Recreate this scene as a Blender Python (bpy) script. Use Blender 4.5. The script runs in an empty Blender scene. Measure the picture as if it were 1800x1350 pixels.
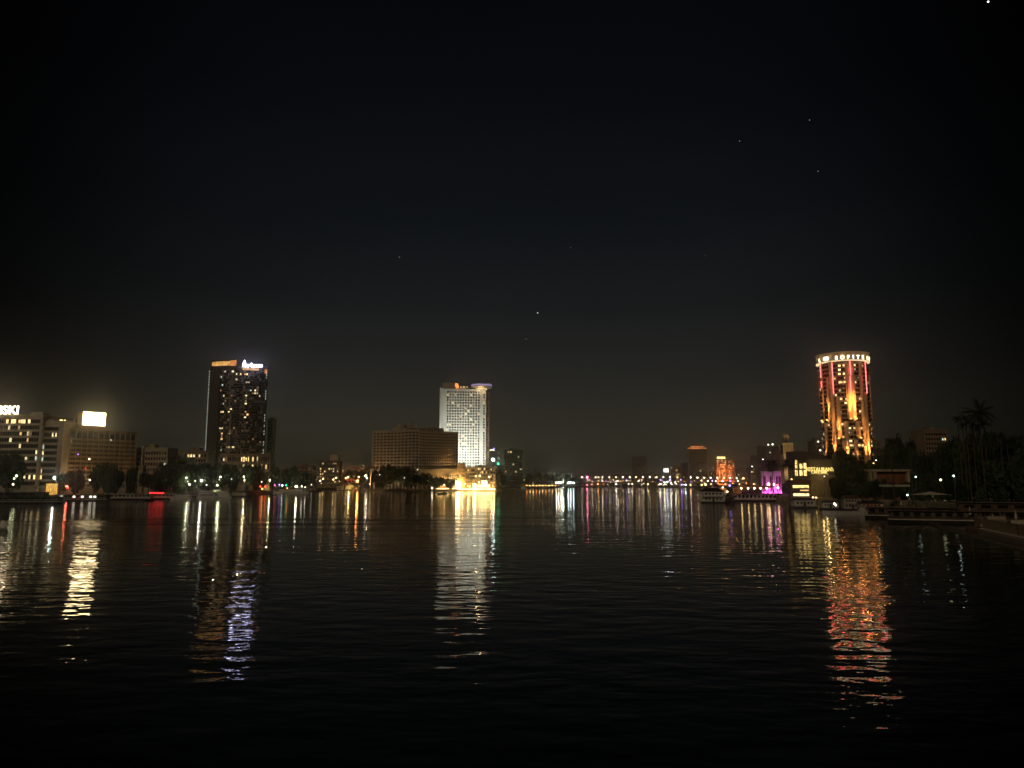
import bpy, math, random
from mathutils import Vector, Matrix
R = math.radians
random.seed(7)
C = bpy.context.scene.collection

# ------------------------------------------------------------------ camera, world, light
F = 1300.0; CH = 12.0; PITCH = math.atan(173.5 / F)
sp, cp = math.sin(PITCH), math.cos(PITCH)
sc = bpy.context.scene
cam = bpy.data.objects.new('camera', bpy.data.cameras.new('camera')); C.objects.link(cam)
cam.data.sensor_width = 36; cam.data.lens = 26; cam.data.clip_end = 20000; cam.data.clip_start = .5
cam.location = (0, 0, CH); cam.rotation_euler = (R(90) + PITCH, 0, 0)
sc.camera = cam
sc.view_settings.view_transform = 'Standard'; sc.view_settings.look = 'None'
sc.view_settings.exposure = 0; sc.view_settings.gamma = 1
sc.cycles.use_denoising = True
sc.cycles.max_bounces = 5; sc.cycles.glossy_bounces = 3; sc.cycles.diffuse_bounces = 2
sc.cycles.sample_clamp_indirect = 12; sc.cycles.caustics_reflective = False

w = bpy.data.worlds.new("World"); sc.world = w; w.use_nodes = True
nt = w.node_tree; bg = nt.nodes['Background']; wo = nt.nodes['World Output']
sky = nt.nodes.new('ShaderNodeTexSky'); sky.sky_type = 'NISHITA'; sky.sun_disc = False
sky.sun_elevation = R(-9); sky.sun_rotation = R(180)
nt.links.new(sky.outputs[0], bg.inputs[0]); bg.inputs[1].default_value = 0.05
tc = nt.nodes.new('ShaderNodeTexCoord'); sx = nt.nodes.new('ShaderNodeSeparateXYZ')
nt.links.new(tc.outputs['Generated'], sx.inputs[0])
rp = nt.nodes.new('ShaderNodeValToRGB'); e = rp.color_ramp.elements
nt.links.new(sx.outputs[2], rp.inputs[0])
stops = [(0.0, (.0470, .0420, .0255)), (.06, (.0350, .0325, .0220)), (.14, (.0185, .0183, .0160)), (.23, (.0092, .0108, .0112)),
         (.34, (.0050, .0064, .0078)), (.46, (.0030, .0036, .0050)), (.62, (.0014, .0016, .0024))]
e[0].position = 0; e[0].color = stops[0][1] + (1,); e[1].position = stops[-1][0]; e[1].color = stops[-1][1] + (1,)
for p_, c_ in stops[1:-1]:
    q = e.new(p_); q.color = c_ + (1,)
# city glow is strongest up the river and weaker to both sides
az = nt.nodes.new('ShaderNodeMapRange'); az.interpolation_type = 'SMOOTHSTEP'
az.inputs[1].default_value = .78; az.inputs[2].default_value = 1.0; az.inputs[3].default_value = .1; az.inputs[4].default_value = 1.0
def wm(op, a, c):
    q = nt.nodes.new('ShaderNodeMath'); q.operation = op
    for i, v in enumerate((a, c)):
        if isinstance(v, (int, float)): q.inputs[i].default_value = v
        else: nt.links.new(v, q.inputs[i])
    return q.outputs[0]
hz_ = wm('SQRT', wm('SUBTRACT', 1.0001, wm('MULTIPLY', sx.outputs[2], sx.outputs[2])), 0)
nt.links.new(wm('DIVIDE', sx.outputs[1], hz_), az.inputs[0])
ns_ = nt.nodes.new('ShaderNodeTexNoise'); ns_.inputs['Scale'].default_value = 2.2; ns_.inputs['Detail'].default_value = 4
mp_ = nt.nodes.new('ShaderNodeMapping'); mp_.inputs['Scale'].default_value = (1, 1, 3); nt.links.new(tc.outputs['Generated'], mp_.inputs[0]); nt.links.new(mp_.outputs[0], ns_.inputs['Vector'])
cl_ = nt.nodes.new('ShaderNodeMapRange'); cl_.inputs[1].default_value = .3; cl_.inputs[2].default_value = .7; cl_.inputs[3].default_value = .88; cl_.inputs[4].default_value = 1.12
nt.links.new(ns_.outputs[0], cl_.inputs[0])
b2 = nt.nodes.new('ShaderNodeBackground'); nt.links.new(rp.outputs[0], b2.inputs[0]); nt.links.new(wm('MULTIPLY', az.outputs[0], cl_.outputs[0]), b2.inputs[1])
ad = nt.nodes.new('ShaderNodeAddShader'); nt.links.new(bg.outputs[0], ad.inputs[0]); nt.links.new(b2.outputs[0], ad.inputs[1])
nt.links.new(ad.outputs[0], wo.inputs[0])

# added dim warm sun behind the camera, standing in for street glow on facades
fill_sun = bpy.data.objects.new('moon_light', bpy.data.lights.new('moon_light', 'SUN')); C.objects.link(fill_sun)
fill_sun.data.energy = .35; fill_sun.data.angle = R(6); fill_sun.data.color = (1, .80, .55)
fill_sun.rotation_euler = (R(62), 0, R(-28))

# ------------------------------------------------------------------ projection helpers (real depth for every thing)
def P(px, py, Y):
    u = (px - 900) / F; v = (675 - py) / F
    s = Y / (cp - v * sp)
    return Vector((u * s, Y, CH + (sp + v * cp) * s))
def X(px, Y): return P(px, 848, Y).x
def Z(py, Y): return P(900, py, Y).z
def W(px, py):
    u = (px - 900) / F; v = (675 - py) / F
    s = -CH / (sp + v * cp)
    return Vector((u * s, (cp - v * sp) * s, 0))

# ------------------------------------------------------------------ materials
MT = {}
def mat(name, col, rough=.8, var=.25, scale=.15, metal=0, spec=.3):
    if name in MT: return MT[name]
    m = bpy.data.materials.new(name); m.use_nodes = True; n = m.node_tree; b = n.nodes['Principled BSDF']
    b.inputs['Roughness'].default_value = rough; b.inputs['Metallic'].default_value = metal
    b.inputs['Specular IOR Level'].default_value = spec
    t = n.nodes.new('ShaderNodeTexCoord'); mp = n.nodes.new('ShaderNodeMapping'); mp.inputs['Scale'].default_value = (1, 1, .4)
    ns = n.nodes.new('ShaderNodeTexNoise'); ns.inputs['Scale'].default_value = scale; ns.inputs['Detail'].default_value = 5
    r = n.nodes.new('ShaderNodeValToRGB')
    r.color_ramp.elements[0].position = .3; r.color_ramp.elements[1].position = .7
    r.color_ramp.elements[0].color = tuple(c * (1 - var) for c in col) + (1,)
    r.color_ramp.elements[1].color = tuple(min(1, c * (1 + var)) for c in col) + (1,)
    n.links.new(t.outputs['Object'], mp.inputs[0]); n.links.new(mp.outputs[0], ns.inputs['Vector'])
    n.links.new(ns.outputs[0], r.inputs[0]); n.links.new(r.outputs[0], b.inputs['Base Color'])
    MT[name] = m; return m
def emit(name, col, st, var=0, scale=.5):
    if name in MT: return MT[name]
    m = bpy.data.materials.new(name); m.use_nodes = True; n = m.node_tree; b = n.nodes['Principled BSDF']
    b.inputs['Base Color'].default_value = (.05, .05, .05, 1)
    b.inputs['Emission Color'].default_value = tuple(col) + (1,); b.inputs['Emission Strength'].default_value = st
    if var:
        t = n.nodes.new('ShaderNodeTexCoord'); ns = n.nodes.new('ShaderNodeTexNoise'); ns.inputs['Scale'].default_value = scale
        mr = n.nodes.new('ShaderNodeMapRange'); mr.inputs[1].default_value = .3; mr.inputs[2].default_value = .7
        mr.inputs[3].default_value = st * (1 - var); mr.inputs[4].default_value = st * (1 + var)
        gm = n.nodes.new('ShaderNodeNewGeometry')
        n.links.new(gm.outputs['Position'], ns.inputs['Vector']); n.links.new(ns.outputs[0], mr.inputs[0]); n.links.new(mr.outputs[0], b.inputs['Emission Strength'])
    MT[name] = m; return m
LC = {'w': (1, .88, .64), 'c': (.75, 1, .93), 'y': (1, .66, .26), 'o': (1, .28, .04), 'r': (1, .03, .02), 'g': (.02, 1, .35),
      'p': (.45, .18, 1), 'k': (1, .12, .30), 'b': (.22, .2, 1), 'm': (1, .12, .85), 'l': (.9, 1, .5)}
def lamp_mat(k, s): return emit('glow_%s_%g' % (k, s), LC[k], s)
cream = mat('cream_concrete', (.40, .33, .23), .85); grey = mat('grey_concrete', (.24, .21, .16), .85)
brownc = mat('brown_concrete', (.26, .19, .12), .85); darkc = mat('dark_cladding', (.055, .045, .035), .5)
white = mat('white_render', (.72, .74, .70), .8, .08); glass = mat('dark_glass', (.012, .013, .013), .15, .3, spec=.5)
stone = mat('stone_wall', (.28, .23, .15), .9, .35, .6); asph = mat('asphalt', (.05, .05, .05), .9, .3, .3)
metal = mat('painted_steel', (.12, .12, .11), .5); wood = mat('varnished_wood', (.10, .06, .04), .5, .4, 1.5)
hullw = mat('boat_white', (.62, .60, .55), .45, .1, 1); hulld = mat('boat_dark', (.04, .035, .035), .5)
bark = mat('bark', (.08, .06, .04), .95, .4, 3); leaf = mat('leaves', (.032, .050, .020), .75, .5, .35); leaf2 = mat('palm_leaves', (.028, .040, .018), .7, .4, .5)
red_tile = mat('dark_red_roof', (.14, .045, .03), .8, .3, 1); canvas = mat('canvas', (.55, .48, .38), .9, .15, 1)
rust = mat('reddish_panel', (.22, .08, .04), .8, .3, .5)
WL = [emit('window_warm', (1, .58, .22), 1.0, .85, .3), emit('window_cream', (1, .80, .42), 1.3, .8, .3),
      emit('window_dim', (1, .55, .25), .22, .7, .3), emit('window_cool', (.75, 1, .85), .9, .4, .3), emit('window_bright', (1, .66, .26), 1.9, .5, .5)]

# ------------------------------------------------------------------ mesh builder
class MB:
    def __init__(s): s.v = []; s.f = []; s.M = None
    def add(s, vs, fs):
        o = len(s.v)
        if s.M is not None: vs = [tuple(s.M @ Vector(q)) for q in vs]
        s.v += [tuple(q) for q in vs]; s.f += [tuple(i + o for i in f) for f in fs]; return s
    def box(s, x0, x1, y0, y1, z0, z1):
        return s.add([(x0, y0, z0), (x1, y0, z0), (x1, y1, z0), (x0, y1, z0), (x0, y0, z1), (x1, y0, z1), (x1, y1, z1), (x0, y1, z1)],
              [(0, 3, 2, 1), (4, 5, 6, 7), (0, 1, 5, 4), (1, 2, 6, 5), (2, 3, 7, 6), (3, 0, 4, 7)])
    def rings(s, rings, n=12, cap=True, ph=0, cx=0, cy=0):
        vs = []; fs = []
        for (z, r) in rings:
            for i in range(n):
                a = 2 * math.pi * i / n + ph; vs.append((cx + r * math.cos(a), cy + r * math.sin(a), z))
        for k in range(len(rings) - 1):
            for i in range(n):
                j = (i + 1) % n; fs.append((k * n + i, k * n + j, (k + 1) * n + j, (k + 1) * n + i))
        if cap:
            fs.append(tuple(range(n))[::-1]); fs.append(tuple(range((len(rings) - 1) * n, len(rings) * n)))
        return s.add(vs, fs)
    def tube(s, a, b, r0, r1=None, n=6):
        a = Vector(a); b = Vector(b); r1 = r0 if r1 is None else r1
        d = (b - a); q = d.to_track_quat('Z', 'Y').to_matrix().to_4x4(); q.translation = a
        old = s.M; s.M = q if old is None else old @ q
        s.rings([(0, r0), (d.length, r1)], n); s.M = old; return s
    def prism(s, pts, z0, z1):
        n = len(pts); vs = [(x, y, z0) for x, y in pts] + [(x, y, z1) for x, y in pts]
        return s.add(vs, [tuple(range(n))[::-1], tuple(range(n, 2 * n))] + [(i, (i + 1) % n, n + (i + 1) % n, n + i) for i in range(n)])
    def ball(s, c, r, n=10, m=6, sz=1):
        rg = [(-r * sz * math.cos(math.pi * k / m), max(.001, r * math.sin(math.pi * k / m))) for k in range(m + 1)]
        rg = [(z + c[2], q) for z, q in rg]
        return s.rings(rg, n, True, 0, c[0], c[1])
    def mesh(s, name, m, smooth=False):
        me = bpy.data.meshes.new(name); me.from_pydata(s.v, [], s.f); me.materials.append(m)
        if smooth: me.polygons.foreach_set('use_smooth', [True] * len(me.polygons))
        me.update(); return me
    def build(s, name, m, parent=None, smooth=False, **kw): return link(name, s.mesh(name, m, smooth), parent, **kw)
def link(name, me, parent=None, loc=None, kind=None, label=None, rot=None):
    o = bpy.data.objects.new(name, me); C.objects.link(o)
    if parent: o.parent = parent
    if loc is not None: o.location = loc
    if rot is not None: o.rotation_euler = rot
    if kind: o['kind'] = kind
    if label: o['label'] = label
    return o
def tag(o, label, cat, group=None):
    o['label'] = label; o['category'] = cat
    if group: o['group'] = group
    return o
def thing(name, label, cat, loc=(0, 0, 0), rz=0, group=None):
    o = bpy.data.objects.new(name, None); C.objects.link(o); o.location = loc; o.rotation_euler = (0, 0, rz)
    return tag(o, label, cat, group)
def dup(root, loc, rz=0, scale=1, label=None, group=None):
    r = root.copy(); C.objects.link(r); r.location = loc; r.rotation_euler = (0, 0, rz); r.scale = scale if hasattr(scale, '__len__') else (scale,) * 3
    if label: r['label'] = label
    if group: r['group'] = group
    for ch in list(root.children):
        c = ch.copy(); C.objects.link(c); c.parent = r
        for g in list(ch.children):
            d = g.copy(); C.objects.link(d); d.parent = c
    return r
def light(kind, energy, col, parent, loc, rot=(0, 0, 0), name='flood_or_fill', size=.5, cone=60, blend=.6):
    l = bpy.data.lights.new(name, kind); l.energy = energy; l.color = col; l.shadow_soft_size = size
    if kind == 'SPOT': l.spot_size = R(cone); l.spot_blend = blend
    o = bpy.data.objects.new(name, l); C.objects.link(o); o.parent = parent; o.location = loc; o.rotation_euler = rot; return o
def text_mb(txt, size, depth, name, m, parent, loc, rot, label=None, sxy=1, offset=0):
    cu = bpy.data.curves.new(name, 'FONT'); cu.body = txt; cu.size = size; cu.extrude = depth; cu.offset = offset; cu.align_x = 'CENTER'
    t = bpy.data.objects.new('tmp', cu); C.objects.link(t)
    dg = bpy.context.evaluated_depsgraph_get(); me = bpy.data.meshes.new_from_object(t.evaluated_get(dg))
    bpy.data.objects.remove(t); me.materials.clear(); me.materials.append(m)
    o = link(name, me, parent, loc, rot=rot, label=label); o.scale = (sxy, 1, 1); return o

# ------------------------------------------------------------------ water
def water_mat():
    m = bpy.data.materials.new('river_water'); m.use_nodes = True; n = m.node_tree; b = n.nodes['Principled BSDF']; N = n.nodes.new; L = n.links.new
    b.inputs['Base Color'].default_value = (.0006, .0009, .0007, 1); b.inputs['Specular IOR Level'].default_value = .5; b.inputs['IOR'].default_value = 1.24
    b.inputs['Roughness'].default_value = .035
    g = N('ShaderNodeNewGeometry')
    def math_(op, a, c=None, d=None):
        q = N('ShaderNodeMath'); q.operation = op
        for i, x in enumerate((a, c, d)):
            if x is None: continue
            if isinstance(x, (int, float)): q.inputs[i].default_value = x
            else: L(x, q.inputs[i])
        return q.outputs[0]
    def fd(scale, stretch, detail, rough, rot, d=.06):
        outs = []
        for off in ((0, 0, 0), (d, 0, 0), (0, d, 0)):
            ad = N('ShaderNodeVectorMath'); ad.operation = 'ADD'; L(g.outputs['Position'], ad.inputs[0]); ad.inputs[1].default_value = off
            mp = N('ShaderNodeMapping'); mp.inputs['Rotation'].default_value = (0, 0, rot); mp.inputs['Scale'].default_value = stretch
            L(ad.outputs[0], mp.inputs[0])
            t = N('ShaderNodeTexNoise'); t.inputs['Scale'].default_value = scale; t.inputs['Detail'].default_value = detail
            t.inputs['Roughness'].default_value = rough; L(mp.outputs[0], t.inputs['Vector']); outs.append(t.outputs[0])
        return [math_('DIVIDE', math_('SUBTRACT', outs[0], o), d) for o in outs[1:]]
    def patch(sx_, sy_, lo, hi, a, c, rot=0):
        mp = N('ShaderNodeMapping'); mp.inputs['Scale'].default_value = (sx_, sy_, 1); mp.inputs['Rotation'].default_value = (0, 0, rot); L(g.outputs['Position'], mp.inputs[0])
        t = N('ShaderNodeTexNoise'); t.inputs['Scale'].default_value = 1; t.inputs['Detail'].default_value = 3; L(mp.outputs[0], t.inputs['Vector'])
        r = N('ShaderNodeMapRange'); r.interpolation_type = 'SMOOTHSTEP'; L(t.outputs[0], r.inputs[0])
        for i, x in enumerate((a, c, lo, hi)): r.inputs[i + 1].default_value = x
        return r.outputs[0]
    s1 = fd(.34, (.55, 1, 1), 2, .5, .12)      # waves about 3 m long
    s2 = fd(1.5, (.7, 1, 1), 2, .6, -.3)       # ripples
    p1 = patch(1 / 220, 1 / 55, .55, 1.25, .35, .65, .04)
    p2 = patch(1 / 160, 1 / 30, .08, 1.35, .48, .66, -.05)
    sep = N('ShaderNodeSeparateXYZ'); L(g.outputs['Position'], sep.inputs[0])
    def ell(cx_, cy_, rx_, ry_):   # a wind-ruffled area of the river
        a = math_('POWER', math_('ABSOLUTE', math_('DIVIDE', math_('SUBTRACT', sep.outputs[0], cx_), rx_)), 2)
        c = math_('POWER', math_('ABSOLUTE', math_('DIVIDE', math_('SUBTRACT', sep.outputs[1], cy_), ry_)), 2)
        return math_('POWER', 2.718, math_('MULTIPLY', math_('ADD', a, c), -1))
    wind = math_('ADD', math_('ADD', ell(-120, 215, 95, 55), math_('MULTIPLY', ell(-15, 235, 45, 45), .8)), math_('MULTIPLY', ell(70, 330, 60, 30), .35))
    p3 = patch(1 / 90, 1 / 14, 0, 1, .40, .62, .08)
    ruff = math_('MULTIPLY', wind, math_('ADD', math_('MULTIPLY', p3, .85), .15))
    p4 = patch(1 / 260, 1 / 22, 0, 1, .56, .70, -.03)
    ruff = math_('MINIMUM', math_('ADD', ruff, math_('MULTIPLY', p4, .3)), 1)
    L(math_('ADD', math_('MULTIPLY', ruff, .17), .035), b.inputs['Roughness'])
    comb = []
    for i in (0, 1):
        comb.append(math_('ADD', math_('MULTIPLY', math_('MULTIPLY', s1[i], p1), .155), math_('MULTIPLY', math_('MULTIPLY', s2[i], p2), .022)))
    cx = N('ShaderNodeCombineXYZ'); L(comb[0], cx.inputs[0]); L(comb[1], cx.inputs[1]); cx.inputs[2].default_value = 1
    nm = N('ShaderNodeVectorMath'); nm.operation = 'NORMALIZE'; L(cx.outputs[0], nm.inputs[0]); L(nm.outputs[0], b.inputs['Normal'])
    return m
MB().add([(-5000, -300, 0), (5000, -300, 0), (5000, 9000, 0), (-5000, 9000, 0)], [(0, 1, 2, 3)]).build('river_water', water_mat(), kind='structure')

# ------------------------------------------------------------------ ground and embankments
def wp(px, py): v = W(px, py); return (v.x, v.y)
LB = [wp(-260, 889), wp(-60, 881), wp(100, 877.5), wp(300, 874.5), wp(400, 871.5), wp(470, 868.5), wp(530, 864.5), wp(556, 861.5)]
IS = [wp(655, 862.6), wp(700, 863.6), wp(765, 863.4), wp(873, 862.9), wp(900, 858.6), wp(980, 857.2), wp(1062, 856.4)]
RB = [wp(1216, 857), wp(1228, 862), wp(1252, 870), wp(1300, 876), wp(1400, 884), wp(1500, 889), wp(1600, 894), wp(1700, 902), wp(1800, 915), wp(2050, 945)]
def bank(name, front, back, z, m):
    MB().prism(front + back, -1.5, z).build(name, m, kind='structure')
ground = mat('ground_earth', (.09, .075, .05), .95, .4, .05)
bank('left_bank_ground', LB, [(LB[-1][0] - 60, 2300), (-4800, 2300), (-4800, LB[0][1])], 3.0, ground)
bank('island_ground', IS, [(X(1062, 2290), 2290), (X(655, 2290), 2290)], 3.0, ground)
bank('right_bank_ground', RB, [(4800, RB[-1][1]), (4800, 2298), (RB[0][0], 2298)], 3.0, ground)
bank('far_ground', [(-4900, 2300), (4900, 2300)], [(4900, 8900), (-4900, 8900)], 3.01, ground)
def wall_line(pts, name, label, h, th, m, group=None):
    for i in range(len(pts) - 1):
        a = Vector(pts[i] + (0,)); b = Vector(pts[i + 1] + (0,)); d = b - a
        o = thing(name, label, 'embankment wall', a, math.atan2(d.y, d.x), group)
        mb = MB().box(0, d.length, -th, 0, -1, h); mb.build('wall_face', m, o)
        MB().box(0, d.length, -th - .15, .25, h, h + .35).build('coping', cream, o)
wall_line(LB, 'embankment_wall', 'dark stone embankment wall behind the boats on the city shore', 3.4, .6, stone, 'embankment wall lengths on the city shore')
wall_line(RB[::-1], 'embankment_wall', 'dark stone embankment wall behind the boats under the palm trees', 3.4, -.6, stone, 'embankment wall lengths under the palm trees')
wall_line(IS[2:4], 'embankment_wall', 'brightly lit golden embankment wall under the white hotel tower', 2.6, .6, cream)

# ------------------------------------------------------------------ buildings
def frame(pa, pb, YA, YB, z0, pytop):
    xa, xb = X(pa, YA), X(pb, YB); d = Vector((xb - xa, YB - YA, 0))
    return Vector((xa, YA, z0)), d.length, math.atan2(d.y, d.x), Z(pytop, YA) - z0
def local_hit(o, ang, px, py):
    u = (px - 900) / F; v = (675 - py) / F; dx, dy, dz = u, cp - v * sp, sp + v * cp
    ux, uy = math.cos(ang), math.sin(ang)            # s*(ux,uy)+o = t*(dx,dy)
    det = ux * (-dy) + dx * uy; s = (-o.x * (-dy) - (dx) * (o.y)) / det if abs(det) > 1e-9 else 0
    t = (ux * (-o.y) + uy * o.x) / det
    return s, CH + t * dz - o.z
def windows(root, cells, w_, h_, mats_of, y=-.12, name='window', th=.1):
    """cells: list of (x, z, material or None=dark). 100 singly, the rest one stuff part."""
    lit = [c for c in cells if c[2] is not None]; dark = [c for c in cells if c[2] is None]
    random.shuffle(dark)
    order = lit + dark; one = order[:100]; rest = order[100:]
    data = {}
    for (x, z, m) in one:
        m = m or glass
        if m.name not in data: data[m.name] = MB().box(-w_ / 2, w_ / 2, -th / 2, th / 2, -h_ / 2, h_ / 2).mesh(name, m)
        q_ = link(name, data[m.name], root, (x, y, z))
        if m is not glass: q_.scale = (random.choice((.55, .8, 1, 1, 1.2)), 1, random.choice((.7, 1, 1, 1.15)))
    if rest:
        mb = MB(); 
        for (x, z, m) in rest: mb.box(x - w_ / 2, x + w_ / 2, y - th / 2, y + th / 2, z - h_ / 2, z + h_ / 2)
        mb.build(name, glass, root, kind='stuff')
def building(name, label, pa, pb, YA, pytop, YB=None, z0=3.0, depth=20, rows=8, cols=10, wall=grey, ww=.6, wh=.5, lit=(), prob=.0,
             litm=(0, 1, 2), base=3.5, top=1.5, bands=True, fins=0, band_m=None, side=True, cat='building', bandd=.5, find=.5, finw=.4, x0=1, x1=1, roofbox=True, seed=None):
    if seed is not None: random.seed(seed)
    YB = YA if YB is None else YB
    o, Ln, ang, H = frame(pa, pb, YA, YB, z0, pytop)
    root = thing(name, label, cat, o, ang)
    MB().box(0, Ln, 0, depth, 0, H).build('wall', wall, root)
    fh = (H - base - top) / rows; cw = (Ln - x0 - x1) / cols
    cells = {}
    for r in range(rows):
        for c in range(cols):
            m = WL[random.choice(litm)] if random.random() < prob else None
            cells[(r, c)] = m
    for (px, py, k) in lit:
        s, z = local_hit(o, ang, px, py); r = int((z - base) / fh); c = int((s - x0) / cw)
        r = max(0, min(rows - 1, r)); c = max(0, min(cols - 1, c)); cells[(r, c)] = WL[k] if isinstance(k, int) else k
    windows(root, [(x0 + (c + .5) * cw, base + (r + .5) * fh, m) for (r, c), m in cells.items()], cw * ww, fh * wh, None)
    bm = band_m or wall
    if bands:
        me = MB().box(-.05, Ln + .05, -bandd, 0, -fh * .17, fh * .17).mesh('floor_band', bm)
        for r in range(rows + 1): link('floor_band', me, root, (0, 0, base + r * fh))
    if fins:
        me = MB().box(-finw / 2, finw / 2, -find, 0, base, H - .2).mesh('fin', bm)
        for i in range(fins + 1): link('fin', me, root, (x0 + (Ln - x0 - x1) * i / fins, 0, 0))
    MB().box(-.4, Ln + .4, -.7, depth + .3, H, H + 1.1).build('parapet', bm, root)
    for i in range(rows // 2 if Ln < 120 else 12):
        a = random.uniform(.03, .9) * Ln; b = random.uniform(1, depth * .5); u_ = random.choice((.8, 1.2, 2.0)); v_ = random.uniform(.8, 2.4)
        if random.random() < .6: MB().box(a, a + u_, b, b + u_, H + .02, H + 1.1 + v_).build('roof_unit', wall if i % 2 else metal, root)
        else: MB().rings([(H + .02, u_ * .6), (H + 1.1 + v_, u_ * .6), (H + 1.5 + v_, u_ * .2)], 8, cx=a, cy=b).build('water_tank', grey, root)
    if roofbox:
        a = random.uniform(.2, .5) * Ln; MB().box(a, a + Ln * .22, depth * .3, depth * .7, H + 1.1, H + 4.2).build('roof_house', wall, root)
        if random.random() < .6: MB().tube((a + 1, depth * .5, H + 4.2), (a + 1, depth * .5, H + 10), .12, .05).build('antenna', metal, root)
    return root, o, Ln, ang, H, fh, cw

# --- pale hotel with horizontal bands, far left
litA = [(13, 742, 4), (20, 742, 4), (25, 742, 4), (33, 743, 4), (38, 743, 1), (42, 743, 4), (49, 745, 1), (15, 756, 1), (33, 756, 0), (38, 757, 0), (49, 757, 0), (54, 757, 2),
        (66, 766, 3), (17, 774, 1), (50, 775, 0), (33, 784, 1), (49, 766, 1), (93, 768, 1), (98, 768, 1), (0, 765, 0), (47, 802, 1), (65, 794, 1), (75, 785, 3), (75, 793, 1), (64, 803, 3), (74, 803, 3), (72, 831, 0), (45, 840, 1), (50, 840, 1), (60, 840, 4), (70, 840, 4)]
rt, o, Ln, ang, H, fh, cw = building('hotel_building', 'pale hotel block with long horizontal bands and white roof sign, at the picture\'s left edge', -70, 66, 600, 731, z0=3, depth=45,
    rows=11, cols=30, wall=cream, ww=.86, wh=.62, lit=[l for l in litA if l[0] < 66], base=6, top=2, bandd=.9, x1=2, roofbox=False, seed=3)
MB().box(Ln - 14, Ln - 4, 6, 16, H + 1.1, H + 3.6).build('roof_house', grey, rt)
s, z = local_hit(o, ang, 33, 727)
text_mb('KEMPINSKI', 9.2, .25, 'sign_letters', emit('sign_white', (1, .82, .52), 11), rt, (s - 23.2, -1.1, H + 1.6), (R(90), 0, 0), 'white illuminated capital letters', 1.08, .12)
MB().box(0, s + 2, -.6, -.3, H + 1.1, H + 1.7).build('sign_rail', metal, rt)
light('AREA', 900, (1, .6, .25), rt, (s - 10, -3, H + 9), (R(-150), 0, 0), size=2)
rt, o, Ln, ang, H, fh, cw = building('hotel_wing', 'stepped wing of the pale banded hotel, beside the block with the billboard', 66.5, 106, 603, 742, z0=3, depth=40,
    rows=10, cols=9, wall=cream, ww=.8, wh=.6, lit=[l for l in litA if l[0] > 66], base=6, top=3, bandd=.7, x0=1.5, x1=4.5, roofbox=False, seed=4)
MB().box(Ln - 4, Ln, -1.4, 0, 0, H).build('corner_pier', cream, rt)
MB().box(Ln * .2, Ln * .5, 0.2, 4, H + 1.1, H + 2.4).build('roof_terrace', grey, rt)
for q in (.75, .82, .95): MB().box(Ln * q, Ln * q + .7, .2, .8, H + 1.1, H + 1.9).build('terrace_light', lamp_mat('y', 5), rt)

# --- block with the billboard
rt, o, Ln, ang, H, fh, cw = building('office_block', 'wide grid-fronted block carrying the glowing white billboard', 106, 234, 608, 755, YB=655, z0=3, depth=25,
    rows=11, cols=39, wall=brownc, ww=.5, wh=.42, base=5, top=7.5, bands=True, bandd=.25, fins=13, find=.9, finw=.7, band_m=mat('ochre_concrete', (.36, .27, .15), .85), roofbox=False,
    lit=[(126, 770, 3), (109, 788, 1), (104, 796, 3), (111, 815, 1), (119, 816, 1), (116, 805, 2), (108, 806, 2)], seed=5, x0=.5, x1=.5)
for i in range(5): light('SPOT', 9000, (1, .66, .3), rt, (Ln * (.1 + .2 * i), -22, 2), (R(128), 0, ang), cone=110, size=1)  # added fill spots, standing in for street and billboard light on the front
tw = (Ln - 1) / 13
windows(rt, [(.5 + (i + .5) * tw, H - 4.2, None) for i in range(13)], tw * .74, 4.2, None, name='top_window')
bx0, bz0 = local_hit(o, ang, 146.5, 747); bx1, bz1 = local_hit(o, ang, 188, 726)
bb = thing('billboard', 'glowing blank white billboard on the grid-fronted block roof', 'billboard', o + Vector((0, 0, 0)), ang)
MB().box(bx0, bx1, 1.6, 2.0, bz0 + .2, bz1).build('screen', emit('billboard_white', (1, .76, .38), 9), bb)
MB().box(bx0 - .4, bx1 + .4, 2.01, 2.6, bz0 - .3, bz1 + .4).build('backing', metal, bb)
MB().box(bx0, bx1, 1.2, 2.6, H + 1.1, H + 3.6).build('plinth', mat('ochre_panel', (.4, .22, .07), .7), bb)
MB().box(bx0 - 2.6, bx0 - .5, 2.2, 6, H + 1.1, bz1 - 1).build('side_panel', MT['ochre_panel'], bb)
for i in range(5):
    q = bx0 + 1 + (bx1 - bx0 - 2) * i / 4
    MB().tube((q, 3.6, H), (q, 2.6, bz1 - 1), .15).build('strut', metal, bb)

# --- cream mansion blocks and minaret between block and tower
building('apartment_building', 'low cream mansion block behind the small minaret', 236, 292, 660, 789, z0=3, depth=20, rows=7, cols=11, wall=cream, ww=.5, wh=.5, lit=[(292, 813, 3)], prob=.02, seed=6)
rt, *_ = building('apartment_building', 'low brown building with bright roof terrace, left of the dark tower', 300, 362, 720, 794, z0=3, depth=18, rows=7, cols=12, wall=brownc, ww=.5, wh=.5,
    lit=[(338, 802, 4), (342, 802, 4), (326, 800, 4), (334, 827, 3), (340, 801, 1), (352, 802, 4)], prob=.03, seed=8)
building('apartment_building', 'small cream villa with columns behind the riverside trees', 205, 222, 620, 833, z0=3, depth=12, rows=2, cols=4, wall=cream, roofbox=False, seed=9)
building('apartment_building', 'low pale stone house at the foot of the minaret', 238, 275, 630, 834, z0=3, depth=14, rows=2, cols=8, wall=cream, roofbox=False, ww=.4, wh=.7, seed=10)
building('apartment_building', 'low dim building glimpsed through trees left of the dark tower', 288, 330, 690, 806, z0=3, depth=14, rows=5, cols=8, wall=grey, prob=.04, seed=11)
mn = P(248, 848, 630); mt = thing('minaret', 'slender stone minaret with bulb top above the riverside trees', 'minaret', (mn.x, 630, 3))
h = Z(784, 630) - 3
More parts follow.
